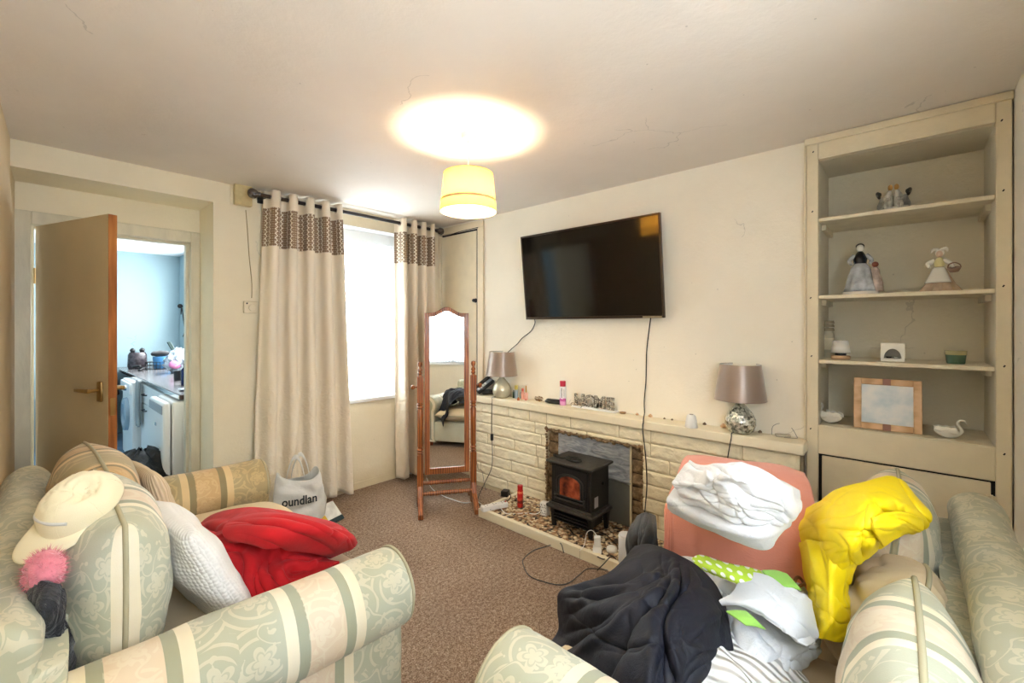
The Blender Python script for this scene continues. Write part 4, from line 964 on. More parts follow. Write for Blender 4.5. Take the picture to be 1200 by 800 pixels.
c = Hh(577, 596); power_strip('power_strip', Vector((c.x+.01, c.y-.01, HZ_)), -.35, 3, .20, 'white multi socket power strip at the left end of the hearth')
c = Hh(589, 588); t = empty('plug_adaptor', (c.x+.03, c.y+.0, HZ_+.036), rz=.4, label='black plug adaptor sitting on the power strip', cat='plug'); mb = MB(); mb.cbox((0, 0, .022), (.06, .055, .042)); mb.build('adaptor_body', M['blackplastic'], t, bevel=.006)
mb = MB(); mb.tube([(0, -.028, .02), (-.02, -.05, .015), (-.05, -.05, .0), (-.08, -.02, -.02)], .003, 6, smooth_n=4); mb.build('adaptor_lead', M['blackrub'], t, smooth=True)
c = Hh(636.5, 604); t = empty('socket_cube', (c.x+.02, c.y, HZ_), rz=.15, label='white block of sockets standing upright just left of the stove', cat='socket')
mb = MB(); mb.cbox((0, 0, .045), (.05, .055, .09)); mb.build('block', M['whiteplastic'], t, bevel=.006)
for z in (.025, .065):
    for y in (-.013, .013):
        mb = MB(); mb.cbox((-.0255, y, z+.01), (.002, .004, .008)); mb.cbox((-.0255, y-.006, z-.006), (.002, .006, .004)); mb.cbox((-.0255, y+.006, z-.006), (.002, .006, .004)); mb.build('socket', M['blackplastic'], t)
cable('white_flex', [Hh(584, 596)+Vector((0, 0, .03)), Hh(592, 601), Hh(603, 602), Hh(615, 601), Hh(628, 602), Hh(634, 602)+Vector((0, 0, .02))], .003, M['whiteplastic'], 'white flex joining the power strip to the upright socket block', n=6)
cable('white_flex', [PZ(500, 560, .01), PZ(506, 572, .006), PZ(518, 580, .006), PZ(530, 585, .006), PZ(545, 589, .006), PZ(558, 587, .006), PZ(566, 592, .02), PZ(574, 594, .07)], .003, M['whiteplastic'], 'white flex trailing over the carpet under the standing mirror')
cable('thin_cable', [PX(556, 470, CF), PX(557, 500, CF), PX(556, 520, CF), PX(560, 548, CF), PX(565, 552, CF), PX(570, 575, CF), PX(585, 580, CF), Hh(594, 583)], .002, simple('grey_flex', rgb(110, 108, 102), .5), 'thin grey cable straggling down the stonework beside the mirror')
c = Hh(699, 646); t = empty('extension_block', (c.x+.01, c.y, HZ_), rz=.5, label='white wedge shaped extension block with an upright plug before the stove', cat='extension')
mb = MB(); mb.prism([(-.035, 0), (.035, 0), (.03, .022), (-.02, .03)], -.025, .025, Matrix.Rotation(PI/2, 4, 'X')); mb.build('block', M['whiteplastic'], t, bevel=.004)
mb = MB(); mb.cbox((0, 0, .055), (.035, .038, .06)); mb.build('plug', M['whiteplastic'], t, bevel=.006)
mb = MB(); mb.tube([(0, 0, .085), (.0, .03, .115), (-.005, .06, .10), (-.01, .075, .03), (-.03, .1, .004)], .0022, 6, smooth_n=5); mb.build('plug_lead', M['whiteplastic'], t, smooth=True)
c = Hh(716, 646); mb = MB(); mb.lathe([(.0001, 0), (.03, 0), (.032, .006), (.030, .018), (.024, .024), (.0001, .026)], 20); o = mb.build('motion_light', M['whiteplastic'], smooth=True, angle=50); o.scale = (1, 1, 1); o.location = (c.x+.01, c.y, HZ_); tag(o, 'small round white puck beside the white cylinder on the hearth', 'puck')
c = Hh(733, 660); t = empty('smart_speaker', (c.x+.01, c.y, HZ_), label='matt white cylinder speaker at the right of the hearth', cat='speaker')
mb = MB(); mb.lathe([(.0001, 0), (.040, 0), (.043, .004), (.043, .152), (.038, .158), (.0001, .158)], 32); mb.build('body', simple('pale_grey_mesh', rgb(222, 222, 226), .7), t, smooth=True, angle=40)
mb = MB(); mb.lathe([(.0432, .145), (.0436, .148), (.0432, .151)], 32, cap=False); mb.build('top_rim', M['whiteplastic'], t, smooth=True)
cable('black_cable', [Hh(665, 618), Hh(672, 625), Hh(668, 618)+Vector((.03, .03, 0)), Hh(690, 622), Hh(706, 624), Hh(716, 632), Hh(724, 640)], .003, M['blackrub'], 'black cable curling under the stove on the hearth')
cable('black_cable', [Hh(700, 652), Hh(708, 655), Hh(714, 650), Hh(722, 655), PZ(716, 652, .075), PZ(708, 660, .075), PZ(700, 668, .008)], .003, M['blackrub'], 'black cable looping over the kerb near the white cylinder')
cable('thin_cable', [Hh(661, 648), PZ(660, 645, .066), PZ(658, 638, .068), PZ(654, 636, .03), PZ(640, 640, .006), PZ(625, 645, .005), PZ(614, 654, .005), PZ(613, 661, .005), PZ(620, 674, .005), PZ(636, 681, .005), PZ(655, 685, .005), PZ(668, 682, .005), PZ(678, 674, .005), PZ(690, 666, .005), PZ(712, 668, .005)], .0025, simple('slate_flex', rgb(60, 66, 70), .5), 'thin dark cable lying in a wide loop on the carpet before the hearth')
# ================================================================== BOOKCASE IN THE ALCOVE
bk = empty('alcove_bookcase', (2.74, .04, 0), label='cream built in bookcase with open shelves above a low cupboard door', cat='bookcase')
FXb = 2.70
A0, A1 = NY0+.002, NY1-.002
mb = MB()
mb.box((FXb, A1, 0), (XA-.001, .392, 2.29)); mb.box((FXb, -.314, 0), (XA-.001, A0, 2.29)); mb.box((FXb, A0, 2.205), (XA-.001, A1, 2.29)); mb.box((FXb, A0, .715), (XA-.001, A1, .855))
mb.build('face_frame', M['gloss'], bk, bevel=.004, world=True)
mb = MB(); mb.box((FXb-.012, -.318, 2.285), (XA-.001, .40, 2.318)); mb.box((FXb-.008, .392, .775), (XA-.001, .402, 2.285)); mb.build('moulding', M['gloss'], bk, bevel=.004, world=True)
mb = MB(); mb.box((NX, A0-.03, .0), (NX+.02, A1+.03, 2.25)); mb.box((XA+.0, A1, .0), (NX, A1+.02, 2.25)); mb.box((XA, A0-.02, .0), (NX, A0, 2.25)); mb.box((XA+.0, A0, 2.205), (NX, A1, 2.235)); mb.build('niche_lining', M['niche'], bk, world=True)
for z, nm in ((1.908, 0), (1.516, 0), (1.19, 0), (.86, 1)):
    mb = MB(); 
    def fn(u, v): pass
    mb.box((FXb+(.001 if nm else .008), A0+.001, z-.019), (NX-.001, A1-.001, z)); mb.build('shelf', M['shelfpaint'], bk, bevel=.003, world=True)
for z in (1.889, 1.497, 1.171):
    for yy in (A0+.001, A1-.021):
        mb = MB(); mb.box((XA+.07, yy, z-.028), (NX-.002, yy+.02, z-.0005)); mb.build('shelf_batten', M['shelfpaint'], bk, world=True)
dd = MB(); dd.box((FXb+.006, -.255, .06), (FXb+.026, .327, .706)); cd = dd.build('cupboard_door', M['gloss'], bk, bevel=.003, world=True)
mb = MB(); mb.box((FXb+.014, A0, .05), (FXb+.034, A1, .714)); mb.build('gap_shade', M['blackrub'], bk, world=True)  # black sheet paints the shade showing round the cupboard door
h = PX(1165, 593, FXb); mb = MB(); mb.box((FXb-.002, -.27, h.z-.04), (FXb+.008, -.24, h.z+.04)); mb.lathe([(.005, -.045), (.005, .045)], 10, Matrix.Translation((FXb-.003, -.256, h.z))); mb.build('hinge', M['gloss'], cd, world=True)
mb = MB()
for (px, py) in ((952, 248), (950, 349), (951, 417), (950, 502), (1176, 223), (1176, 335), (1177, 429), (1177, 532), (1174, 141), (953, 178)):
    p = PX(px, py, FXb); mb.cbox((FXb-.0005, p.y, p.z), (.002, .005, .009), (.5, 0, 0))
mb.build('nail_hole', M['blackrub'], bk, world=True)

# ---- things on the shelves
def SH(px, py, z, x=None):
    p = PZ(px, py, z) if x is None else PX(px, py, x); return Vector((p.x, p.y, z))
def figure_lathe(prof, seg=24, ripple=None): 
    mb = MB(); mb.lathe(prof, seg, ripple=ripple); return mb
SX = 2.84
# couple figurine, top shelf
c = SH(1047, 245, 1.909, 2.86); t = empty('couple_figurine', c, rz=-PI/2, label='small porcelain group of two figures on a bench on the top shelf', cat='figurine'); t.scale = (.9, 1, 1.4)
pgrey = simple('grey_white_glaze', rgb(196, 196, 188), .2, var=.45, vscale=45, coat=.5); pdark = simple('dark_glaze', rgb(48, 50, 50), .2, coat=.5)
mb = MB(); mb.cbox((0, 0, .012), (.125, .05, .024)); 
mb.grid(lambda u, v: ((.062+.006*math.sin(v*6))*math.cos(PI*u)*1.05, .025+.018*math.sin(PI*u), .02+.05*v), 16, 5)
mb.build('bench', pgrey, t, bevel=.004)
for s in (-1, 1):
    mb = MB(); mb.tube([(s*.06, .03, .07), (s*.068, .0, .078), (s*.055, -.022, .07)], .008, 8, smooth_n=4); mb.build('bench_arm', pdark, t, smooth=True)
for s in (-1, 1):
    mb = MB(); mb.tube([(s*.020, 0, .02), (s*.019, .0, .05), (s*.016, .002, .075), (s*.014, .002, .085)], [.024, .019, .013, .006], 12, smooth_n=3)
    mb.tube([(s*.022, 0, .04), (s*.034, -.02, .03), (s*.03, -.035, .012)], [.012, .009, .006], 8, smooth_n=3)
    mb.tube([(s*.028, 0, .07), (s*.036, -.012, .052), (s*.012, -.022, .05)], .0055, 8, smooth_n=3)
    fg = mb.build('figure_body', pgrey, t, smooth=True)
    mb = MB(); mb.ball((s*.013, 0, .094), .011); mb.build('head', simple('gilt_hair', rgb(196, 150, 84), .3), fg, smooth=True)
# dark-blue figurine (pixelated in the photo): Victorian lady with companion; plain glazed statue
c = SH(1008, 338, 1.517, 2.83); t = empty('statuette', c, rz=-PI/2+.1, label='tall blue and white porcelain statuette on the second shelf, left side', cat='figurine'); t.scale = (1.3, 1.2, 1.33)
bluew = simple('blue_white_glaze', rgb(190, 196, 204), .2, var=.55, vscale=22, coat=.4)
mb = MB(); mb.lathe([(.0001, 0), (.058, 0), (.056, .012), (.0001, .014)], 24); mb.build('base', M['porcelain'], t, smooth=True, angle=40)
mb = figure_lathe([(.052, .012), (.048, .03), (.040, .07), (.028, .105), (.020, .118), (.0001, .12)], 36, lambda a, z: 1+.10*math.cos(9*a)*(1-z/.13)); sk = mb.build('skirt', bluew, t, smooth=True)
mb = MB(); mb.tube([(0, 0, .11), (0, 0, .135), (0, 0, .155), (0, 0, .165)], [.018, .022, .014, .007], 14, smooth_n=3); mb.build('bodice', simple('dark_navy_glaze', rgb(30, 34, 48), .25), t, smooth=True)
for s in (-1, 1):
    mb = MB(); mb.tube([(s*.018, 0, .15), (s*.034, -.008, .13), (s*.028, -.03, .115)], [.008, .007, .005], 8, smooth_n=4); mb.build('arm', bluew, t, smooth=True)
hd = MB(); hd.ball((0, 0, .177), .0125, sc=(1, 1, 1.15)); ho = hd.build('head', M['porcelain'], t, smooth=True)
mb = MB(); mb.ball((0, .006, .185), .0135, sc=(1.05, .9, .9)); mb.build('hair', pdark, ho, smooth=True)
mb = MB(); mb.lathe([(.024, 0), (.022, .03), (.014, .06), (.012, .08), (.006, .09)], 20, Matrix.Translation((.045, -.004, .012)), ripple=lambda a, z: 1+.08*math.cos(6*a)); k = mb.build('small_figure', simple('pinkish_glaze', rgb(206, 186, 178), .25, var=.5, vscale=40), t, smooth=True)
mb = MB(); mb.ball((.045, -.004, .112), .0105); mb.build('small_head', simple('brown_red_glaze', rgb(132, 72, 58), .3), k, smooth=True)
# lady with a basket
c = SH(1101, 335, 1.517, 2.83); t = empty('lady_figurine', c, rz=-PI/2-.25, label='porcelain lady in bonnet and flared skirt holding a basket on the second shelf', cat='figurine'); t.scale = (1.08, 1.05, 1.18)
mb = figure_lathe([(.062, 0), (.058, .008), (.045, .03), (.032, .062), (.022, .088), (.014, .098), (.0001, .10)], 44, lambda a, z: 1+(.16*math.cos(8*a)+.05*math.cos(3*a+1))*max(0, 1-z/.1)); mb.build('skirt', simple('buff_glaze', rgb(196, 172, 146), .25, var=.25, vscale=30, coat=.4), t, smooth=True)
mb = MB(); mb.grid(lambda u, v: ((.018+.026*(1-v))*math.sin((u-.5)*2.2)*1.06, -(.016+.036*(1-v)**1.1)*math.cos((u-.5)*2.2)-.002, .035+.06*v), 14, 10); mb.build('apron', M['porcelain'], t, smooth=True, solid=.003)
mb = MB(); mb.tube([(0, 0, .095), (0, 0, .115), (0, 0, .128), (0, 0, .136)], [.013, .018, .012, .005], 14, smooth_n=3); mb.build('bodice', simple('pale_yellow_glaze', rgb(226, 216, 160), .3), t, smooth=True)
mb = MB(); mb.tube([(-.015, 0, .124), (-.036, -.004, .112), (-.028, -.018, .096)], [.009, .010, .005], 8, smooth_n=4); mb.build('arm', M['porcelain'], t, smooth=True)
mb = MB(); mb.tube([(.015, 0, .124), (.036, -.01, .108), (.046, -.02, .092)], [.009, .008, .005], 8, smooth_n=4); mb.build('arm', M['porcelain'], t, smooth=True)
hd = MB(); hd.ball((0, -.002, .148), .0115, sc=(1, 1, 1.15)); ho = hd.build('head', simple('flesh_glaze', rgb(222, 196, 176), .3), t, smooth=True)
mb = MB(); mb.ball((0, .005, .153), .014, sc=(1.1, .8, 1)); 
for s in (-1, 1): mb.tube([(0, .004, .163), (s*.02, .003, .168), (s*.026, -.004, .155)], [.006, .007, .002], 8, smooth_n=3)
mb.build('bonnet', M['porcelain'], ho, smooth=True)
mb = MB(); mb.lathe([(.0001, 0), (.014, 0), (.022, .014), (.020, .016), (.0001, .012)], 16, Matrix.Translation((.05, -.024, .074)) @ Matrix.Rotation(.3, 4, 'X')); mb.tube([(.03, -.024, .088), (.034, -.024, .102), (.05, -.024, .108), (.066, -.024, .1), (.07, -.024, .088)], .0022, 6, smooth_n=4); mb.build('basket', simple('brown_wicker_glaze', rgb(146, 116, 96), .5, nscale=120, nstr=.4), t, smooth=True)
# third shelf
z3 = 1.191
c = SH(971, 415, z3, 2.93); t = empty('glass_jar', c, label='tall ribbed glass jar at the left end of the third shelf', cat='jar'); t.scale = (1.1, 1.1, 1.4)
jm = simple('smoky_jar_glass', rgb(196, 190, 170), .12, nscale=50, nstr=.3); mb = MB(); mb.lathe([(.0001, 0), (.022, 0), (.023, .06), (.022, .09), (.019, .095), (.019, .102)], 24); mb.build('jar_body', jm, t, smooth=True, angle=40)
mb = MB()
for k in range(3): mb.lathe([(.023, .102+k*.014), (.0235, .106+k*.014), (.021, .114+k*.014), (.0001, .115+k*.014)], 24)
mb.build('jar_lid', simple('brown_glass_lid', rgb(150, 138, 112), .2), t, smooth=True, angle=40)
mb = MB(); mb.lathe([(.0235, .03), (.0235, .075)], 24, cap=False); mb.build('paper_label', simple('cream_label', rgb(226, 218, 196), .7), t, smooth=True)
c = SH(985, 419, z3, 2.80); t = empty('tealight_lamp', c, label='white cone shaded tealight lamp on a wooden foot, third shelf', cat='candle lamp'); t.scale = (1.35, 1.35, 1.3)
mb = MB(); mb.lathe([(.0001, 0), (.028, 0), (.0305, .004), (.0305, .012), (.028, .015), (.0001, .015)], 28); mb.build('wood_foot', M['framewood'], t, smooth=True, angle=40)
mb = MB(); mb.lathe([(.018, .015), (.018, .030), (.006, .031), (.006, .036), (.0001, .036)], 20); mb.build('candle_holder', M['blackplastic'], t, smooth=True, angle=40)
mb = MB(); mb.lathe([(.030, .026), (.023, .073)], 32, cap=False); mb.build('shade', M['whiteplastic'], t, smooth=True, solid=.002)
c = SH(1046, 421, z3, 2.79); t = empty('tealight_house', c, rz=-PI/2, label='white square candle holder with arched opening in the middle of the third shelf', cat='candle holder'); t.scale = (1.15, 1.15, 1.12)
ww = .038
def ringarch(w, h, r, zc, n=12):
    return [(-w, 0), (w, 0), (w, h), (-w, h)]
mb = MB(); outer = []; n = 14
inner = [(ww*.74*math.cos(PI-PI*i/n), .012+.042*math.sin(PI*i/n)) for i in range(n+1)]
top = [(-ww+2*ww*i/n, .078) for i in range(n+1)]
vs = []; fs = []
for d in (-.0, .03):
    for p in inner: vs.append((p[0], d, p[1]))
    for p in top: vs.append((p[0], d, p[1]))
    vs += [(-ww, d, 0), (ww, d, 0)]
K = 2*(n+1)+2
for o_, fl_ in ((0, 0), (K, 1)):
    for i in range(n):
        f = (o_+i, o_+i+1, o_+n+2+i, o_+n+1+i); fs.append(f if not fl_ else f[::-1])
    f = (o_+K-2, o_+0, o_+n+1); fs.append(f if not fl_ else f[::-1])
    f = (o_+K-1, o_+n+1+n, o_+n); fs.append(f if not fl_ else f[::-1])
    f = (o_+K-2, o_+K-1, o_+n, o_+0); fs.append(f if not fl_ else f[::-1])
for i in range(n): fs.append((i, K+i, K+i+1, i+1))
loop = [K-2, K-1, n+1+n]+[n+1+i for i in range(n-1, -1, -1)]
for a_, b2 in zip(loop, loop[1:]+loop[:1]): fs.append((a_, b2, K+b2, K+a_))
mb.add(vs, fs); mb.build('arched_front', M['porcelain'], t)
mb = MB(); mb.box((-ww, .03, 0), (ww, .034, .078)); mb.build('back_panel', simple('grey_inner', rgb(150, 146, 136), .6), t)
for s in (-1, 1):
    mb = MB(); mb.lathe([(.0001, 0), (.009, 0), (.010, .007), (.0001, .008)], 16, Matrix.Translation((s*.012, .014, .013))); mb.build('tealight', M['blackplastic'] if s < 0 else pgrey, t, smooth=True, angle=40)
c = SH(1120, 422, z3, 2.82); t = empty('green_candle', c, label='short green candle in a glass tumbler, right side of the third shelf', cat='candle')
mb = MB(); mb.lathe([(.0001, 0), (.029, 0), (.031, .004), (.036, .052), (.034, .052), (.0295, .040)], 32); mb.build('tumbler', simple('dark_green_glass_cup', rgb(84, 112, 92), .12), t, smooth=True, angle=50)
mb = MB(); mb.lathe([(.0358, .040), (.0368, .058), (.0352, .058), (.0345, .040)], 32, cap=False); lab(mb.build('glass_rim', simple('amber_rim', rgb(176, 168, 122), .12), t, smooth=True), 'amber tinted rim')
mb = MB(); mb.tube([(0, 0, .04), (.001, 0, .052)], .0012, 5); mb.lathe([(.0001, .0405), (.0338, .0405)], 24, cap=False); mb.build('wax', simple('dark_green_wax', rgb(60, 88, 70), .4), t)
# bottom shelf: picture frame & swans
zb = .861
a = SH(1001, 500, zb, 2.78); b_ = SH(1081, 511, zb, 2.745)
pt = empty('photo_frame', ((a+b_)/2), rz=-PI/2+.04, label='oak picture frame with washed out pale print standing on the lowest shelf', cat='picture frame')
FW, FH, bw = .250, .245, .030
Mf = Matrix.Translation((0, 0, 0)) @ Matrix.Rotation(-.10, 4, 'X')
def Bx(mb, x0, z0, x1, z1, y0, y1): mb.box((x0, y0, z0), (x1, y1, z1), Mf)
for (x0, z0, x1, z1) in ((-FW/2, 0, -FW/2+bw, FH), (FW/2-bw, 0, FW/2, FH), (-FW/2+bw, FH-bw, FW/2-bw, FH), (-FW/2+bw, 0, FW/2-bw, bw)):
    mb = MB(); Bx(mb, x0, z0, x1, z1, -.008, .012); mb.build('frame_bar', M['framewood'], pt, bevel=.003)
m, nt, b = new_mat('washed_out_print'); co = coords(nt); n = N(nt, 'ShaderNodeTexNoise', i_Scale=11., i_Detail=5.); L(nt, co, n.inputs['Vector'])
r = ramp(nt, n.outputs['Fac'], [(.3, rgb(186, 208, 222)), (.5, rgb(222, 230, 238)), (.7, rgb(240, 240, 242))]); L(nt, r.outputs[0], b.inputs['Base Color']); b.inputs['Roughness'].default_value = .12
mb = MB(); Bx(mb, -FW/2+bw, bw, FW/2-bw, FH-bw, .000, .006); mb.build('print', m, pt)
mb = MB(); Bx(mb, -.015, FH-bw, .015, FH+.001, -.0095, -.0075); Bx(mb, -.015, -.0, .015, bw, -.0095, -.0075); mb.build('ribbon_mark', simple('mauve_brown_ribbon', rgb(140, 100, 88), .6), pt)
mb = MB(); mb.box((-.02, .0, 0), (.02, .005, .15), Matrix.Translation((0, .075, 0)) @ Matrix.Rotation(.32, 4, 'X')); mb.build('easel_strut', M['blackplastic'], pt)
def swan(loc, rz, s, label):
    t = empty('swan_ornament', loc, rz=rz, label=label, cat='swan ornament', group='white swan ornaments')
    mb = MB()
    def body(u, v):
        a = 2*PI*v; x = -.5+u; w_ = math.sin(PI*min(1, max(0, u)))**.6
        r_ = .24*w_; z = .27+.30*w_*math.sin(a)*.9+(.10*max(0, -x))*1.2
        return ((x*1.0-.05)*s, r_*math.cos(a)*s*1.05, max(0, z)*s)
    mb.grid(body, 18, 18); mb.build('body', M['porcelain'], t, smooth=True)
    mb = MB(); mb.tube([(.30*s, 0, .25*s), (.44*s, 0, .40*s), (.38*s, 0, .60*s), (.30*s, 0, .76*s), (.36*s, 0, .90*s), (.50*s, 0, .92*s), (.58*s, 0, .84*s)], [.11*s, .08*s, .055*s, .05*s, .05*s, .06*s, .03*s], 12, smooth_n=5); nk = mb.build('neck', M['porcelain'], t, smooth=True)
    mb = MB(); mb.tube([(.56*s, 0, .86*s), (.64*s, 0, .76*s)], [.028*s, .008*s], 8); mb.build('beak', M['porcelain'], nk, smooth=True)
    for sd in (-1, 1):
        mb = MB(); mb.grid(lambda u, v: ((.28-.82*u)*s, sd*(.235+.03*math.sin(PI*v))*s*(1-.35*u**2), (.24+.12*u+(.34-.14*u+.03*math.sin(u*18))*v)*s), 16, 6); mb.build('wing', M['porcelain'], t, smooth=True, solid=.02*s, offset=0)
    return t
swan(SH(972, 500, zb, 2.79), PI/2-.35, .105, 'small white swan ornament in the left corner of the lowest shelf')
swan(SH(1112, 516, zb, 2.765), -PI/2, .090, 'white swan ornament in front of the right end of the lowest shelf')

# ================================================================== PENDANT LIGHT
pl = PZ(549, 157, ZC); pl = Vector((1.495, 1.638, ZC))
t = empty('pendant_light', (pl.x, pl.y, ZC), label='lit pendant ceiling light with a yellow drum shade', cat='ceiling light')
mb = MB(); mb.lathe([(.0001, -.036), (.024, -.036), (.036, -.028), (.038, -.004), (.040, -.001), (.0001, -.001)], 28); mb.build('ceiling_rose', M['whiteplastic'], t, smooth=True, angle=40)
mb = MB(); mb.tube([(0, 0, -.03), (0, 0, -.22)], .003, 8); mb.build('flex', M['whiteplastic'], t)
mb = MB(); mb.lathe([(.014, -.275), (.017, -.27), (.017, -.245), (.012, -.215), (.004, -.208)], 20); mb.build('lamp_holder', M['whiteplastic'], t, smooth=True, angle=40)
SZ0, SZ1, SR0, SR1 = -.388, -.200, .141, .122
s = MB(); s.lathe([(SR0, SZ0), (SR1, SZ1)], 64, cap=False); sh = s.build('lamp_shade', M['shade'], t, smooth=True)
zb_ = SZ0+.045; rr = lambda z: SR0+(SR1-SR0)*(z-SZ0)/(SZ1-SZ0)
mb = MB(); mb.lathe([(rr(zb_)+.001, zb_), (rr(zb_+.012)+.001, zb_+.012)], 64, cap=False); mb.build('woven_trim', M['shadeband'], sh, smooth=True)
mb = MB()
for (r, z) in ((SR0, SZ0), (SR1, SZ1)):
    mb = MB(); mb.tube([(r*math.cos(a), r*math.sin(a), z) for a in [2*PI*i/48 for i in range(48)]], .002, 6, closed=True); mb.build('shade_ring', M['shadeband'], sh, smooth=True)
mb = MB()
for k in range(2):
    a = .72+PI*k
    mb.tube([(.018*math.cos(a), .018*math.sin(a), -.226), (SR1*math.cos(a), SR1*math.sin(a), -.203)], .0035, 6)
mb.tube([(.019*math.cos(a), .019*math.sin(a), -.226) for a in [2*PI*i/20 for i in range(20)]], .003, 6, closed=True)
mb.build('shade_wire', M['shadeband'], sh)
mb = MB(); mb.ball((0, 0, -.300), .030, 20, 14); bl = mb.build('bulb', M['bulb'], t, smooth=True)

# ================================================================== CHEVAL MIRROR
mr = empty('cheval_mirror', (2.155, 2.60, 0), rz=math.atan2(-MN[0], -MN[1])*-1 if False else math.atan2(MN[0], -MN[1]), label='tall pine cheval mirror with turned posts standing in front of the corner', cat='mirror')
HW = .200
for s in (-1, 1):
    mb = MB(); x = s*HW; q = .022
    mb.box((x-q, -q, .02), (x+q, q, .40)); mb.box((x-q, -q, .56), (x+q, q, .78)) if False else None
    prof = [(.018, .40), (.014, .405), (.020, .415), (.014, .425), (.020, .437), (.013, .45), (.018, .465), (.0175, .60), (.018, .73), (.013, .742), (.020, .752), (.013, .764), (.020, .776), (.014, .785), (.018, .79)]
    mb.lathe([(r*1.22, z) for r, z in prof], 18, Matrix.Translation((x, 0, 0)))
    mb.box((x-q, -q, .79), (x+q, q, .985))
    mb.lathe([(.016, .985), (.011, .995), (.019, 1.007), (.012, 1.018), (.019, 1.030), (.012, 1.042), (.008, 1.052), (.014, 1.060), (.018, 1.075), (.014, 1.090), (.0001, 1.096)], 18, Matrix.Translation((x, 0, 0)))
    mb.build('post', M['pine'], mr, smooth=True, angle=30)
    mb = MB(); mb.prism([(-.21, 0), (-.16, 0), (-.12, .035), (.12, .035), (.16, 0), (.21, 0), (.21, .035), (.06, .10), (.022, .17), (-.022, .17), (-.06, .10), (-.21, .035)], -.018, .018, Matrix.Translation((x, 0, 0)) @ Matrix(((0, 0, 1, 0), (1, 0, 0, 0), (0, 1, 0, 0), (0, 0, 0, 1)))); mb.build('foot', M['pine'], mr, bevel=.004)
    mb = MB(); mb.lathe([(.006, 0), (.006, .022), (.015, .026), (.018, .036), (.013, .048), (.0001, .05)], 16, Matrix.Translation((x+s*.016, 0, .905)) @ Matrix.Rotation(s*PI/2, 4, 'Y')); mb.build('pivot_knob', M['pine'], mr, smooth=True)
for (y, z) in ((-.05, .115), (.05, .175)):
    mb = MB(); n = 24; prof = [(.012+.006*abs(math.sin(i*1.1)) if 3 < i < n-3 else .013, -HW+.015+(2*HW-.03)*i/n) for i in range(n+1)]
    mb.lathe(prof, 14, Matrix.Translation((0, y*.6, z)) @ Matrix.Rotation(PI/2, 4, 'Y')); mb.build('stretcher', M['pine'], mr, smooth=True)
tl_ = MTILT; Mm = Matrix.Translation((0, 0, .905)) @ Matrix.Rotation(tl_, 4, 'X') @ Matrix.Translation((0, 0, -.905))
fw, fb, fz0, fz1 = .166, .036, .255, 1.505
mb = MB()
def archz(x, base, rise): return base+rise*(.5+.5*math.cos(min(1, abs(x)/.115)*PI))
n = 28
o1 = [(-fw, fz0), (fw, fz0)]; i1 = [(-fw+fb, fz0+fb+.008), (fw-fb, fz0+fb+.008)]
oo = [(-fw+2*fw*k/n, archz(-fw+2*fw*k/n, fz1-.045, .045)) for k in range(n+1)]
ii = [((-fw+fb)+2*(fw-fb)*k/n, archz((-fw+fb)+2*(fw-fb)*k/n, fz1-.045-.03, .043)) for k in range(n+1)]
outl = [o1[1]]+oo[::-1]+[o1[0]]; inl = [i1[1]]+ii[::-1]+[i1[0]]
m_ = len(outl); vs = []; fs = []
for y in (-.014, .012):
    for p in outl: vs.append(Mm @ Vector((p[0], y, p[1])))
    for p in inl: vs.append(Mm @ Vector((p[0], y+(.004 if y < 0 else 0), p[1])))
for k in range(m_):
    l = (k+1) % m_
    fs += [(k, l, m_+l, m_+k), (2*m_+k, 3*m_+k, 3*m_+l, 2*m_+l), (k, 2*m_+k, 2*m_+l, l), (m_+k, m_+l, 3*m_+l, 3*m_+k)]
mb.add(vs, fs); fr = mb.build('mirror_frame', M['pine'], mr, bevel=.003)
mb = MB(); poly = inl; vs = [Mm @ Vector((p[0]*1.02, -.003, p[1])) for p in poly]; mb.add(vs, [tuple(range(len(vs)))]); mb.build('mirror_glass', M['mirror'], mr)
mb = MB(); vs = [Mm @ Vector((p[0]*1.02, .008, p[1])) for p in poly]+[Mm @ Vector((p[0]*1.02, -.001, p[1])) for p in poly]; k = len(poly)
mb.add(vs, [tuple(range(k)), tuple(range(2*k-1, k-1, -1))]+[(i, (i+1) % k, k+(i+1) % k, k+i) for i in range(k)]); mb.build('backing_board', M['pine'], mr)

# ================================================================== CURTAINS, POLE, WALL FITTINGS
PYc = 3.315; PZc = 2.262
cp = empty('curtain_pole', (1.85, PYc, PZc), label='long dark metal curtain pole with ball finials above the window', cat='curtain pole')
x0, x1 = 1.10, 2.62
mb = MB(); mb.tube([(x0, PYc, PZc), (x1, PYc, PZc)], .014, 14); mb.build('pole', simple('gunmetal', rgb(70, 66, 68), .3, .8), cp, smooth=True, world=True, angle=40)
for x, s in ((x0, -1), (x1, 1)):
    mb = MB(); mb.lathe([(.014, 0), (.019, .004), (.014, .012), (.018, .018), (.030, .034), (.034, .05), (.030, .066), (.016, .078), (.0001, .082)], 18, Matrix.Translation((x, PYc, PZc)) @ Matrix.Rotation(s*PI/2, 4, 'Y'), ripple=lambda a, z: 1+.06*math.cos(8*a)); mb.build('finial', simple('dark_chrome_openwork', rgb(120, 116, 118), .25, .9, nscale=90, nstr=.6), cp, smooth=True, world=True)
for x in (x0+.03, x1-.03):
    mb = MB(); mb.box((x-.012, PYc, PZc-.012), (x+.012, YB-.001, PZc+.010)); mb.box((x-.02, YB-.01, PZc-.035), (x+.02, YB-.001, PZc+.035)); mb.build('bracket', M['blackplastic'], cp, bevel=.003, world=True)
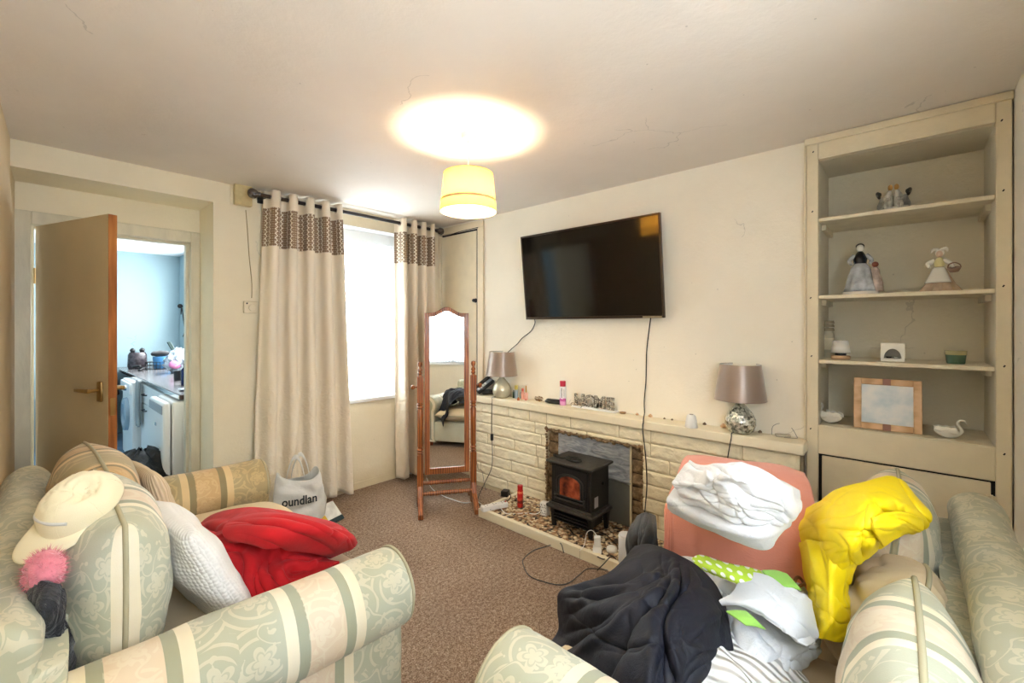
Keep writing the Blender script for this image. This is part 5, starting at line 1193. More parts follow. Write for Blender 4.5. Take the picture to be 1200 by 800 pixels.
def curtain(xt0, xt1, xb0, xb1, waves, zb, label, seed, yb=0.0):
    t = empty('curtain', ((xb0+xb1)/2, PYc, zb), label=label, cat='curtain', group='pair of cream eyelet curtains')
    ztop = PZc+.045
    def fn(u, v):
        z = zb+(ztop-zb)*v
        k = v**1.3
        x = (xb0+(xb1-xb0)*u)*(1-k)+(xt0+(xt1-xt0)*u)*k
        amp = (.046*k+.060*(1-k))*(1-.25*noise.noise(Vector((u*3, z, seed))))
        ph = 2*PI*waves*u+.9*noise.noise(Vector((u*4+seed, z*.9, 1)))*(1-v)
        y = PYc+amp*math.cos(ph)+.018*noise.noise(Vector((u*14, z*3, seed)))*(1-v)
        x += .018*math.sin(2*ph)*.5
        low = max(0, .9-z)/.9
        y += low*.012*noise.noise(Vector((u*22, z*22, seed+3)))-yb*(1-v)
        z += .012*math.sin(u*9+seed)*(1-v)
        return (x, min(y, YB-.03) if z > .8 else min(y, YB-.02), z)
    mb = MB(); wd = (xb1-xb0)*2
    mb.grid(fn, int(waves*22), 70, uvf=lambda u, v: (u*wd, zb+(ztop-zb)*v))
    mb.build('drape', M['curtain'], t, smooth=True, world=True, solid=.002, offset=0)
    for k in range(int(waves*2)):
        u = (k+.5)/(waves*2); x = xt0+(xt1-xt0)*u
        mb = MB(); mb.tube([(x, PYc+.021*math.cos(a), PZc+.021*math.sin(a)) for a in [2*PI*i/16 for i in range(16)]], .003, 6, closed=True); mb.build('eyelet', M['chrome'], t, smooth=True, world=True)
    return t
curtain(1.135, 1.665, 1.07, 1.735, 4.5, .055, 'cream satin curtain with brown patterned band, the wide one left of the window', 1.3, yb=.02)
curtain(2.19, 2.565, 2.21, 2.57, 3.5, .03, 'cream satin curtain with brown patterned band, the narrow one right of the window', 5.2)
# net curtain in the window
mb = MB(); ny = WY-.035
mb.grid(lambda u, v: (BX0+.03+(BX1-.05-BX0-.03)*u, ny+.012*math.sin(u*2*PI*15+noise.noise(Vector((u*4, v*2, 0)))*2), BZ0+.015+(2.085-BZ0-.015)*v), 180, 20)
o = mb.build('net_curtain', M['net'], smooth=True); rebase(o); tag(o, 'sheer white net curtain hanging inside the window frame', 'net curtain')
mb = MB(); mb.tube([(BX0+.02, ny, 2.087), (BX1-.04, ny, 2.087)], .004, 8); o2 = mb.build('net_wire', M['white'], o, world=False); o2.data.transform(Matrix.Translation(-o.location))
# net at the added window, dense to hold its light back
mb = MB(); mb.grid(lambda u, v: (WX0+.02+(WX1-WX0-.04)*u, YD-.04+.01*math.sin(u*2*PI*22), WZ0+.02+(WZ1-WZ0-.03)*v), 260, 6); o = mb.build('net_curtain', M['netdense'], smooth=True); rebase(o); tag(o, 'net curtain over the added window behind the camera', 'net curtain')
# white box and cable on the sill
c = PZ(451, 455, BZ0); t = empty('router_box', (c.x, WY-.085, BZ0+.001), rz=.1, label='white upright box on the window sill beside the narrow curtain', cat='box')
mb = MB(); mb.box((-.045, -.025, 0), (.055, .02, .135)); mb.build('box_body', M['whiteplastic'], t, bevel=.004)
mb = MB()
for z in (.02, .115): mb.cbox((-.02, -.026, z), (.006, .003, .006)); mb.cbox((.03, -.026, z), (.006, .003, .006))
mb.build('screw', M['blackplastic'], t)
c = PZ(457, 452, BZ0+.03); cable('sill_cable', [Vector((c.x-.03, c.y-.02, BZ0+.10)), Vector((c.x, c.y-.03, BZ0+.10)), Vector((c.x+.05, c.y-.05, BZ0+.06)), Vector((c.x+.09, c.y-.06, BZ0+.015)), Vector((c.x+.03, c.y-.07, BZ0+.006)), Vector((c.x-.02, c.y-.04, BZ0+.006))], .004, M['blackrub'], 'black cable looped in front of the white box on the sill')
# junction box + thermostat on the window wall
c = PY(284, 229, YB); t = empty('junction_box', (c.x, YB-.001, c.z), label='old cream junction box high on the wall by the curtain pole', cat='junction box')
mb = MB(); mb.box((-.058, -.045, -.075), (.05, 0, .078)); mb.build('box_cover', simple('aged_cream_plastic', rgb(206, 190, 142), .45, var=.12, vscale=30), t, bevel=.006)
mb = MB(); mb.box((-.075, -.012, -.075), (-.058, 0, .07)); mb.build('back_plate', M['gloss'], t, bevel=.002)
c2 = PY(293, 360, YB); t = empty('thermostat', (c2.x, YB-.001, c2.z), label='small square room thermostat with round dial left of the wide curtain', cat='thermostat')
mb = MB(); mb.box((-.045, -.022, -.042), (.045, 0, .042)); mb.build('case', M['gloss'], t, bevel=.005)
mb = MB(); mb.lathe([(.022, 0), (.021, .008), (.0001, .009)], 24, Matrix.Translation((.005, -.022, -.004)) @ Matrix.Rotation(PI/2, 4, 'X')); mb.build('dial', M['mantel'], t, smooth=True, angle=40)
mb = MB(); mb.cbox((-.026, -.0225, .026), (.010, .002, .010)); mb.build('indicator', M['blackplastic'], t)
cable('wall_cable', [PY(288, 246, YB-.006), PY(290, 270, YB-.006), PY(292, 300, YB-.006), PY(295, 330, YB-.006), PY(295, 349, YB-.006)], .0028, simple('tan_flex', rgb(170, 150, 104), .6), 'tan wire running down the wall from junction box to thermostat')
mb = MB(); pts = [PX(515, 276, XA-.03), PX(524, 276, XA-.022), PX(540, 271, XA-.022), PX(560, 266.5, XA-.022)]; cable('corner_wire', pts, .003, M['blackrub'], 'thin black wire along the top of the tall cupboard door')
# small white plug on the floor by the curtain
c = PZ(482, 552, .02); mb = MB(); mb.cbox((0, 0, .02), (.05, .05, .04)); mb.cbox((0, -.0, .045), (.03, .03, .012)); o = mb.build('floor_plug', M['whiteplastic'], bevel=.006); o.location = (c.x, c.y, 0.001); tag(o, 'grey white plug on the carpet below the narrow curtain', 'plug')
# carrier bag
t = empty('carrier_bag', (1.245, 3.06, .002), rz=-.39, label='grey white plastic carrier bag with navy lettering by the far sofa arm', cat='bag')
t.scale = (1.22, 1.22, 1.38)
bagm = simple('white_polythene', rgb(222, 222, 218), .35, nscale=9, nstr=.5, dist=.03, stretch=(1, 1, 1.5), var=.08, vscale=6)
def bagf(u, v):
    a = 2*PI*u; h = .26
    w_ = .135*(1-.25*v**2)*(1+.10*math.sin(3*a+v*3)); d_ = .095*(1-.62*v)
    x = w_*math.copysign(abs(math.cos(a))**.6, math.cos(a)); y = d_*math.copysign(abs(math.sin(a))**.7, math.sin(a))
    n = .014*noise.noise(Vector((x*18, y*18, v*6)))+.012*abs(noise.noise(Vector((x*9, y*9, v*4+4))))
    return (x*(1+n*4), y+n, v*h*(1+.10*math.sin(2*a+1)*v))
mb = MB(); mb.grid(bagf, 60, 26); mb.build('bag_body', bagm, t, smooth=True, solid=.001)
for s in (-1, 1):
    mb = MB(); 
    mb.grid(lambda u, v, s=s: (-.045+.09*u*1.0+s*.012, s*.022+.012*math.sin(PI*u)+(.006*v), .24+.10*math.sin(PI*u)**.8+.020*v), 16, 2); mb.build('bag_handle', bagm, t, smooth=True, solid=.001)
tb = text_mb('oundlan', .054, .0005, .0012)
def wrap(p):
    x = p.x+.010; z = p.y+.138; v = z/.26
    y = -.095*(1-.62*v)*max(.05, (1-min(1, abs(x)/.128)**2.2))**.45-.020
    return Vector((x, y, z))
tb.v = [wrap(p) for p in tb.v]; tb.build('lettering', simple('navy_ink', rgb(26, 44, 56), .5), t)
# papers in front of the bag
t = empty('magazine', (1.42, 2.98, .045), rz=.30, label='magazine with dark spine leaning at the foot of the carrier bag', cat='magazine')
Mg = Matrix.Rotation(.75, 4, 'X')
mb = MB(); mb.box((-.10, -.06, .0), (.09, .09, .010), Mg); mb.build('cover', simple('white_print_cover', rgb(224, 224, 220), .3, var=.2, vscale=20), t, bevel=.001)
mb = MB(); mb.box((-.10, -.062, -.003), (.09, -.03, .0125), Mg); mb.build('dark_spine', simple('dark_teal_print', rgb(24, 46, 54), .3), t, bevel=.001)
mb = MB(); mb.box((-.085, -.025, .0105), (-.03, .02, .012), Mg); mb.build('yellow_panel', simple('yellow_print', rgb(214, 178, 60), .4), t)
# ================================================================== SOFAS
def loft(rings, uvrings, close=True):
    """rings: list of equal length closed loops"""
    mb = MB(); n = len(rings[0]); vs = [p for r in rings for p in r]; fs = []; uvs = []
    for j in range(len(rings)-1):
        for i in range(n):
            k = (i+1) % n
            fs.append((j*n+i, j*n+k, (j+1)*n+k, (j+1)*n+i))
            a = uvrings[j]; b = uvrings[j+1]
            vi = i; vk = i+1
            uvs.append([(a[0], a[1][vi]), (a[0], a[1][vk]), (b[0], b[1][vk]), (b[0], b[1][vi])])
    if close:
        for ring, j in ((0, 0), (len(rings)-1, len(rings)-1)):
            pts = rings[j]; fs.append(tuple(j*n+i for i in range(n))); uvs.append([(p.x*.0+p.y*.3+.05, p.z) for p in pts])
    mb.add(vs, fs, uvs); return mb
def profile_sweep(poly, path_fn, y0, y1, ny, rnd=.035, uoff=0, bulge=.0, seed=0):
    """sweep closed 2D poly (a, z) along y from y0 to y1 with rounded ends; path_fn maps (a, y, z)->local point"""
    cx = sum(p[0] for p in poly)/len(poly); cz = sum(p[1] for p in poly)/len(poly)
    per = [0]
    for i in range(len(poly)):
        a = poly[i]; b = poly[(i+1) % len(poly)]; per.append(per[-1]+math.hypot(b[0]-a[0], b[1]-a[1]))
    # inward normals
    n = len(poly); nor = []
    for i in range(n):
        a = poly[i-1]; b = poly[(i+1) % n]; t = (b[0]-a[0], b[1]-a[1]); l = math.hypot(*t) or 1
        nor.append((-t[1]/l, t[0]/l))
    area = sum(poly[i][0]*poly[(i+1) % n][1]-poly[(i+1) % n][0]*poly[i][1] for i in range(n))
    sg = 1 if area > 0 else -1
    stations = []
    for k in range(5): a = PI/2*k/4; stations.append((y0+rnd*(1-math.sin(a)), rnd*(1-math.cos(a)) if False else rnd*(1-math.sin(a)) ))
    st = []
    for k in range(6):
        a = PI/2*k/5; st.append((y0+rnd*(1-math.cos(a)), rnd*(1-math.sin(a))))
    for k in range(1, ny): st.append((y0+rnd+(y1-y0-2*rnd)*k/ny, 0))
    for k in range(6):
        a = PI/2*(1-k/5); st.append((y1-rnd*(1-math.cos(a)), rnd*(1-math.sin(a))))
    rings = []; uvr = []
    for (y, ins) in st:
        ring = []
        for i, (a, z) in enumerate(poly):
            aa = a+nor[i][0]*ins*sg; zz = z+nor[i][1]*ins*sg
            d = .006*noise.noise(Vector((aa*6+seed, y*5, zz*6)))+.003*noise.noise(Vector((aa*14+seed, y*13, zz*14)))
            aa -= nor[i][0]*d*sg; zz -= nor[i][1]*d*sg
            ring.append(Vector(path_fn(aa, y, zz)))
        rings.append(ring); uvr.append((y+uoff, per))
    return loft(rings, uvr)
def scroll_poly(rc, rz, r, xo, xi, z0, tail=.0):
    """scroll section: outer panel at xo, roll centre rc,rz radius r, inner panel at xi, bottom z0 (outer = -x side)"""
    pts = []
    for k in range(9): pts.append((xo, z0+(rz-r*.75-z0)*k/8))
    a0 = math.radians(238); a1 = math.radians(-28)
    for k in range(27):
        a = a0+(a1-a0)*k/26; pts.append((rc+r*math.cos(a), rz+r*math.sin(a)))
    for k in range(9): pts.append((xi, (rz-r*.55)+(z0-(rz-r*.55))*k/8))
    return pts[::-1]      # anticlockwise
def pillow_mb(w, h, t, ex=3.2, n=30, seed=0, lump=.012, uvs=1, uoff=0, sag=0):
    """knife edge cushion: width x, height z, thickness y, centred"""
    mb = MB()
    def P_(u, v, s):
        x = 2*u-1; z = 2*v-1
        # square to rounded square
        X = x*math.sqrt(1-.5*z*z*.30); Z = z*math.sqrt(1-.5*x*x*.30)
        r = (abs(x)**ex+abs(z)**ex)**(1/ex); e = max(0, (1-min(1, abs(x))**2.6)*(1-min(1, abs(z))**2.6))
        y = s*t/2*(e**.42)
        k = 1 if e > 0 else 0
        p = Vector((X*w/2, y, Z*h/2))
        nn = lump*noise.noise(Vector((x*1.7+seed, z*1.7, s*2+seed)))*e**.3+lump*.35*noise.noise(Vector((x*5+seed, z*5, s*2)))*e**.3
        p.y += s*nn*1.5; p.z -= sag*(1-abs(x))*(1 if z > 0 else .3)*abs(z)
        return p
    def uvf(u, v):
        x = 2*u-1; y = abs(P_(u, v, 1).y); return ((u-.5)*w+uoff+math.copysign(abs(x)**3*max(0, t/2-y)*.9, x), (v-.5)*h)
    def warp(a): return .5-.5*math.cos(PI*a)
    mb.grid(lambda u, v: P_(warp(u), warp(v), -1), n, n, uvf=lambda u, v: uvf(warp(u), warp(v)))
    mb.grid(lambda u, v: P_(warp(u), warp(v), 1), n, n, uvf=lambda u, v: uvf(warp(u), warp(v)))
    edge = []
    for k in range(16): edge.append(P_(k/16, 0, 1))
    for k in range(16): edge.append(P_(1, k/16, 1))
    for k in range(16): edge.append(P_(1-k/16, 1, 1))
    for k in range(16): edge.append(P_(0, 1-k/16, 1))
    for e in edge: e.y = 0
    return mb, edge
def cushion(name, loc, rot, w, h, t, mat, label, cat='cushion', group=None, piping=None, seed=0, lump=.012, uoff=0, sag=0, ex=3.2, sub=1):
    e = bpy.data.objects.new(name, None); COL.objects.link(e); e.empty_display_size = .05
    R = Euler(rot, 'XYZ')
    e.location = loc; e.rotation_euler = R; tag(e, label, cat, group)
    mb, edge = pillow_mb(w, h, t, seed=seed, lump=lump, uoff=uoff, sag=sag, ex=ex)
    mb.build('cushion_cover', mat, e, smooth=True, merge=.0008, sub=sub)
    if piping:
        p = MB(); p.tube(edge, .006, 8, closed=True); p.build('piping', piping, e, smooth=True)
    return e
def sofa(loc, rz, W, D, label, warm_far=False, seatmat=None, lowmat='damaskplain'):
    s = empty('sofa', loc, rz=rz, label=label, cat='sofa', group='matching striped floral two seater sofas')
    arm = scroll_poly(.035, .495, .122, -.005, .135, .05)
    a0 = profile_sweep(arm, lambda a, y, z: (a, y, z), .03, D, 30, uoff=.02, seed=1)
    a1 = profile_sweep([(-p[0], p[1]) for p in arm], lambda a, y, z: (W+a, y, z), .03, D, 30, uoff=.02, seed=4)
    a0.build('arm', M['damaskwarm'] if warm_far else M['damask'], s, smooth=True, angle=70)
    a1.build('arm', M['damask'], s, smooth=True, angle=70)
    # piping rings round the front of the arm rolls
    for sx, xc in ((1, .035), (-1, W-.035)):
        mb = MB(); mb.tube([(xc+.118*math.cos(a), D-.02, .495+.118*math.sin(a)) for a in [math.radians(-20+ (260)*k/24) if sx > 0 else math.radians(200-260*k/24) for k in range(25)]], .0055, 6)
        mb.build('piping', M['piping'], s, smooth=True)
    # back
    bp = scroll_poly(.062, .705, .072, .0, .17, .05)
    bk_ = profile_sweep(bp, lambda a, y, z: (y, a, z), .0, W, 34, uoff=.1, seed=7)
    bk_.build('back', M['damaskplain'], s, smooth=True, angle=70)
    # base with front rail
    mb = MB(); mb.box((.12, .12, .06), (W-.12, D-.03, .30)); b0 = mb.build('base', M['damaskplain'], s, bevel=.015)
    mb = MB(); 
    for (x, y) in ((.06, .08), (W-.06, .08), (.06, D-.07), (W-.06, D-.07)):
        l = MB(); l.lathe([(.018, 0), (.024, .055)], 14, Matrix.Translation((x, y, 0))); l.build('foot', M['pine'], s, smooth=True, angle=40)
    # seat cushions
    sw = (W-.27)/2
    for k in range(2):
        x0 = .135+k*sw
        poly = []
        c, m_ = pillow_mb(sw+.004, D+.03-.17, .16, seed=3+k, lump=.010, uoff=.0)
        Ms = Matrix.Translation((x0+sw/2, (.17+D+.03)/2, .385)) @ Matrix.Rotation(-PI/2, 4, 'X')
        # boxier seat: raise the power by scaling the thickness profile
        c.v = [Vector((p.x, math.copysign(min(.08, abs(p.y)*1.25), p.y), p.z)) for p in c.v]
        xf(c, Ms); cc = c.build('seat_cushion', seatmat or M['seatfab'], s, smooth=True, merge=.0008)
        p = MB(); p.tube([Ms @ Vector((q.x, q.y+0, q.z)) for q in m_], .006, 8, closed=True); p.build('piping', M['piping'], cc, smooth=True)
    return s
EPS = .004
rzL = -PI/2-math.atan(.0415)
WL = 1.47
sofa((wall_c(2.75)+.024, 2.76, .001), rzL, WL, .96, 'striped floral sofa along the left wall under the red blanket, facing the fireplace', warm_far=True)
sofa((.755, -.235, .001), 0, 1.50, .98, 'striped floral sofa in the foreground piled with laundry, back towards the right wall corner')

dm = M['damask']; pp = M['piping']
cushion('back_cushion', (.165, 1.725, .665), (0, -.06, PI/2+.03), .56, .46, .27, dm, 'plump striped sofa cushion nearest the camera on the left sofa', piping=pp, seed=2, group='loose sofa back cushions', uoff=.37)
cushion('back_cushion', (.185, 2.29, .665), (0, -.05, PI/2+.05), .54, .44, .26, M['damaskwarm'], 'tan sofa cushion at the far end of the left sofa, under the cap', piping=pp, seed=6, group='loose sofa back cushions', uoff=.18)
cushion('knit_cushion', (.375, 1.70, .60), (-.0, .0, PI/2), .44, .42, .13, M['knit'], 'white chunky knitted cushion leaning on the left sofa beside the red blanket', seed=9, lump=.012).rotation_euler = Euler((-.42, 0, PI/2+.10), 'XYZ')
o = cushion('ribbed_cushion', (.36, 2.33, .63), (0, 0, 0), .38, .36, .10, M['cord'], 'pinkish cream ribbed cushion leaning at the far end of the left sofa', seed=12, lump=.01); o.rotation_euler = Euler((-.30, 0, PI/2+.15), 'XYZ')
# right sofa cushions
cushion('back_cushion', (1.175, .005, .575), (0, 0, 0), .50, .42, .23, dm, 'large striped sofa cushion at the lower right edge of the photo', piping=pp, seed=15, group='loose sofa back cushions', uoff=-.09).rotation_euler = Euler((.10, 0, .02), 'XYZ')
cushion('back_cushion', (1.93, .05, .62), (0, 0, 0), .52, .46, .24, dm, 'grey green sofa cushion behind the yellow jacket at the far end of the right sofa', piping=pp, seed=18, group='loose sofa back cushions', uoff=.2).rotation_euler = Euler((.12, 0, .03), 'XYZ')
cushion('small_cushion', (1.555, .04, .575), (0, 0, 0), .27, .33, .20, M['seatfab'], 'squashed beige cushion with gathered seam between the two large cushions on the right sofa', piping=pp, seed=21, lump=.045).rotation_euler = Euler((.5, .15, .0), 'XYZ')
o = cushion('knit_cushion', (1.13, .28, .53), (0, 0, 0), .38, .34, .11, M['ribwhite'], 'white ribbed knitted cushion at the bottom edge of the photo on the right sofa', seed=25, lump=.02); o.rotation_euler = Euler((-1.15, .1, .25), 'XYZ')

# ================================================================== BLANKETS AND CLOTHES
def net(rows): return [[PZ(*p) for p in r] for r in rows]
def single(o, label, cat, group=None): rebase(o); return tag(o, label, cat, group)
# red fleece blanket
rows = [[(228, 622, .46), (250, 604, .54), (285, 596, .60), (320, 598, .60), (360, 606, .56), (396, 616, .52), (414, 630, .46)],
        [(209, 630, .50), (240, 618, .60), (280, 608, .64), (325, 606, .64), (362, 612, .62), (394, 622, .58), (413, 636, .50)],
        [(213, 646, .50), (246, 640, .60), (290, 630, .62), (325, 622, .64), (355, 626, .61), (384, 636, .56), (402, 642, .49)],
        [(226, 666, .49), (258, 662, .57), (294, 654, .58), (325, 646, .58), (347, 648, .56), (368, 650, .52), (386, 650, .47)],
        [(240, 690, .50), (268, 688, .54), (296, 682, .54), (322, 672, .53), (345, 666, .52), (368, 660, .50), (384, 656, .47)],
        [(254, 716, .475), (282, 710, .49), (310, 700, .49), (338, 689, .49), (362, 677, .485), (384, 666, .48), (398, 660, .47)]]
cred = creases(5, 16, .026, .07, 1.9, 1.8, (.4, 1.0))
def dred(u, v, p):
    e = min(u, 1-u, v, 1-v)*6; e = min(1, e)
    return e*(fold(u, v, .040, 1.3, 3.2, 3, .9, 1.3)+cred(u, v)-.02)+.0015*noise.noise(p*60)
red_ = cloth('fleece_blanket', M['red'], net(rows), 90, 80, dred, .016, uvs=1)
single(red_, 'bright red fleece blanket heaped on the left sofa seat', 'blanket')
rows = [[(268, 612, .655), (295, 602, .67), (325, 601, .67), (355, 606, .65), (385, 614, .61), (408, 626, .55), (416, 636, .49)],
        [(262, 620, .66), (290, 612, .70), (325, 608, .71), (355, 612, .69), (385, 620, .65), (406, 632, .57), (413, 641, .49)],
        [(266, 628, .645), (290, 626, .68), (318, 624, .69), (345, 626, .67), (372, 631, .62), (394, 639, .55), (402, 645, .48)],
        [(276, 634, .62), (296, 638, .64), (318, 641, .64), (338, 643, .61), (358, 645, .57), (376, 648, .52), (386, 650, .47)]]
cr3 = creases(15, 12, .022, .07, .35, .9, (.5, 1.1))
o = cloth('blanket_fold', M['red'], net(rows), 80, 50, lambda u, v, p: min(1, min(u, 1-u)*6)*cr3(u, v)+.010*noise.noise(Vector((u*2.5, v*2, 4))), .022, world=False); o.parent = red_; o.data.transform(Matrix.Translation(-red_.location))
# baseball cap
cp_ = empty('baseball_cap', (.108, 1.60, .888), rz=0, label='cream baseball cap lying on the left sofa cushions, peak hanging down', cat='cap')
cp_.rotation_euler = Euler((.30, -.55, .45), 'XYZ'); cp_.scale = (.84, .76, 1.0)
ccap = creases(77, 9, -.010, .05, .3, 1.5)
def capf(u, v):
    a = 2*PI*u; th = v*PI/2
    r = .094*math.cos(th)**.8; z = .088*math.sin(th)**.9
    x = r*1.15*math.cos(a); y = r*math.sin(a)*.95
    k = min(1, v*4)
    d = .008*noise.noise(Vector((x*11, y*11, z*8)))+k*ccap(u*2 % 1, v)
    return (x+d*.7, y+d*.6, z+d-.030*math.exp(-((x-.02)**2+(y+.02)**2)/.0016))
mb = MB(); mb.grid(capf, 72, 26); mb.build('crown', M['cap'], cp_, smooth=True, solid=.003, merge=.0005)
def peak(u, v):
    a = (u-.5)*2.3; r0 = .090; x = -r0*1.13*math.cos(a); y = r0*.97*math.sin(a)
    ext = .078*math.cos(a)**.55 if abs(a) < 1.5 else 0
    return (x-ext*v, y*(1+.06*v), .004-.016*v*v+.020*(1-(2*u-1)**2)*v*.4)
mb = MB(); mb.grid(peak, 34, 12); mb.build('peak', M['cap'], cp_, smooth=True, solid=.004)
for k in range(6):
    a = 2*PI*k/6+.5
    mb = MB(); mb.tube([Vector(capf(a/(2*PI) % 1, v/10))*1.012 for v in range(0, 10)], .0012, 5)
    mb.build('seam', M['cap'], cp_, smooth=True)
mb = MB(); mb.tube([(-.045, .078, .012), (-.070, .058, .040), (-.088, .03, .050), (-.092, 0, .052), (-.088, -.03, .050), (-.07, -.058, .04)], .0045, 8, smooth_n=5); lab(mb.build('strap', simple('grey_lining', rgb(205, 205, 200), .7), cp_, smooth=True), 'paler grey strap over the peak')
# pink fluffy hat and dark jacket stuffed behind the near cushion
mb = MB(); rnd = random.Random(4)
mb.grid(lambda u, v: ((.034+.010*noise.noise(Vector((math.cos(2*PI*u)*6, math.sin(2*PI*u)*6, v*12))))*math.cos(2*PI*u)*math.sin(PI*v), (.048+.012*noise.noise(Vector((math.cos(2*PI*u)*7, math.sin(2*PI*u)*7, v*12+5))))*math.sin(2*PI*u)*math.sin(PI*v), .045*math.cos(PI*v)), 40, 30)
o = mb.build('fluffy_hat', fabric('pink_fluff', rgb(226, 134, 150), .25, .95, weave=90, sheen=.4, vs=40, bstr=1.), smooth=True, merge=.0005)
tuft = MB()
for k in range(900):
    d = Vector((rnd.gauss(0, 1), rnd.gauss(0, 1), rnd.gauss(0, 1))).normalized(); b0 = Vector((d.x*.030, d.y*.044, d.z*.041)); e = b0+d*.012+Vector((rnd.gauss(0, .004), rnd.gauss(0, .004), rnd.gauss(0, .004)))
    s_ = d.orthogonal().normalized()*.0010; tuft.add([b0+s_, b0-s_, e], [(0, 1, 2)])
tf = tuft.build('fluff', o.data.materials[0], o); tf['kind'] = 'stuff'
o.location = (.035, 1.47, .80); tag(o, 'pink fluffy hat tucked behind the near cushion of the left sofa', 'hat')
cj = creases(71, 16, .012, .05, 1.5, 1.2)
rows = [[(34, 676, .76), (46, 674, .79), (60, 682, .79), (74, 694, .76)],
        [(22, 692, .73), (38, 694, .76), (54, 704, .76), (72, 716, .72)],
        [(26, 722, .65), (40, 728, .68), (56, 738, .68), (76, 752, .64)],
        [(38, 752, .55), (50, 760, .58), (66, 770, .58), (84, 778, .55)],
        [(50, 778, .47), (62, 784, .49), (76, 788, .49), (92, 792, .47)]]
single(cloth('nylon_jacket', M['darkblue'], net(rows), 50, 50, lambda u, v, p: cj(u, v), .03), 'dark blue shiny jacket stuffed between the left sofa back and near cushion', 'jacket')

# --- right sofa laundry -------------------------------------------------
# salmon folded blanket: nested folds draped over the far arm, edges showing on the left
bl_ = empty('folded_blanket', (1.88, .50, .475), rz=.24, label='thick folded salmon pink blanket under the white sheets on the right sofa', cat='blanket')
for k in range(5):
    o_ = k*.036
    path = [(-.275+o_, -.0), (-.262+o_, .11-o_*.2), (-.235+o_, .20-o_*.4), (-.185+o_*.9, .272-o_*.8), (-.10+o_*.4, .305-o_), (.03, .315-o_), (.15, .300-o_), (.225-o_*.6, .25-o_), (.25-o_, .14-o_*.5), (.255-o_, .01)]
    path = catmull([(p[0], 0, max(.004, p[1])) for p in path], 5)
    y0 = -.235-.002*k; y1 = .205+.013*k; n_ = len(path)-1
    def fb(u, v, k=k, path=path, y0=y0, y1=y1, n_=n_):
        p = path[min(n_, round(v*n_))]; y = y0+(y1-y0)*u
        d = .007*noise.noise(Vector((u*3, v*5, k)))+.003*noise.noise(Vector((u*9, v*14, k)))
        sag = -.018*math.exp(-((u-.0)/.12)**2)-.010*math.exp(-((1-u)/.10)**2)
        return (p.x-d+.02*(u-.5)*0, y+.006*noise.noise(Vector((v*6, k, u))), max(.004, p.z+d+sag*min(1, p.z*5)))
    mb = MB(); mb.grid(fb, 34, n_); mb.build('blanket_fold', M['salmon'], bl_, smooth=True, solid=.022, offset=-1, sub=1)
for q in range(1):
    mb = MB(); mb.grid(lambda u, v: (-.285+.006*noise.noise(Vector((u*3, v*3, 9))), -.20+.38*u, .004+.10*v), 4, 4) if False else None
# white sheets: folded lower slab and crumpled upper one
rows = [[(806, 560, .84), (850, 552, .86), (900, 560, .86), (936, 578, .83)],
        [(785, 582, .84), (832, 584, .86), (892, 590, .86), (937, 592, .83)],
        [(784, 589, .82), (830, 606, .84), (886, 620, .83), (925, 608, .80)],
        [(786, 594, .795), (830, 614, .80), (888, 633, .785), (918, 614, .78)],
        [(792, 597, .78), (838, 618, .775), (893, 639, .745), (908, 622, .75)]]
csh = creases(8, 14, .008, .04, .1, .8)
def dsh(u, v, p): return csh(u, v)+.004*noise.noise(Vector((u*3, v*9, 1)))
single(cloth('bed_sheet', M['sheet'], net(rows), 60, 50, dsh, .026), 'white bed sheet folded flat, lower of the two on the salmon blanket', 'sheet', None)
rows = [[(808, 538, .95), (822, 545, .95), (845, 541, .98), (868, 541, .98), (892, 549, .97), (915, 562, .94), (928, 570, .90)],
        [(797, 550, .92), (822, 553, .96), (845, 554, .99), (868, 556, 1.0), (896, 562, .98), (920, 574, .94), (933, 590, .87)],
        [(787, 562, .90), (815, 566, .94), (842, 570, .955), (868, 573, .96), (893, 580, .95), (917, 588, .92), (935, 604, .85)],
        [(790, 572, .885), (815, 577, .91), (842, 586, .92), (866, 593, .92), (890, 599, .90), (912, 602, .88), (928, 610, .845)],
        [(797, 581, .868), (818, 588, .885), (842, 598, .885), (866, 607, .875), (886, 611, .865), (906, 610, .855), (920, 614, .835)],
        [(802, 588, .855), (820, 594, .862), (842, 604, .86), (864, 613, .852), (882, 615, .848), (900, 614, .842), (914, 617, .825)]]
csh2 = creases(12, 30, .016, .040, .5, 2.2, (.3, .8))
def dsh2(u, v, p):
    e = .35+.65*min(1, min(u, 1-u, v, 1-v)*8)
    return e*(fold(u, v, .014, 1.3, 2.0, 6, .7, 1.0)+csh2(u, v))+.0015*noise.noise(p*30)
single(cloth('bed_sheet', M['sheet'], net(rows), 100, 80, dsh2, .008), 'crumpled white bed sheet on top of the laundry pile', 'sheet', None)
# white clothes with green patches
rows = [[(785, 652, .55), (815, 654, .60), (850, 662, .61), (890, 672, .61), (925, 678, .60), (945, 690, .57), (948, 712, .53)],
        [(790, 672, .55), (820, 674, .60), (855, 686, .62), (890, 694, .62), (925, 702, .60), (948, 716, .57), (955, 735, .52)],
        [(800, 705, .54), (830, 705, .58), (862, 712, .60), (895, 722, .60), (925, 732, .58), (950, 745, .56), (962, 757, .52)],
        [(815, 745, .53), (840, 745, .57), (868, 750, .58), (895, 756, .58), (922, 760, .57), (945, 764, .55), (958, 766, .51)],
        [(820, 790, .51), (842, 790, .55), (866, 795, .55), (890, 792, .55), (912, 788, .54), (930, 784, .53), (945, 780, .50)],
        [(822, 835, .49), (845, 835, .51), (866, 835, .51), (888, 835, .51), (905, 830, .50), (920, 825, .49), (930, 815, .48)]]
cwc = creases(22, 44, .020, .032, .9, 2.6, (.25, .8))
def dwc(u, v, p):
    e = .4+.6*min(1, min(u, 1-u, v, 1-v)*8)
    return e*(fold(u, v, .014, 1.6, 2.0, 17, 1., 1.2)+cwc(u, v))+.0015*noise.noise(p*30)
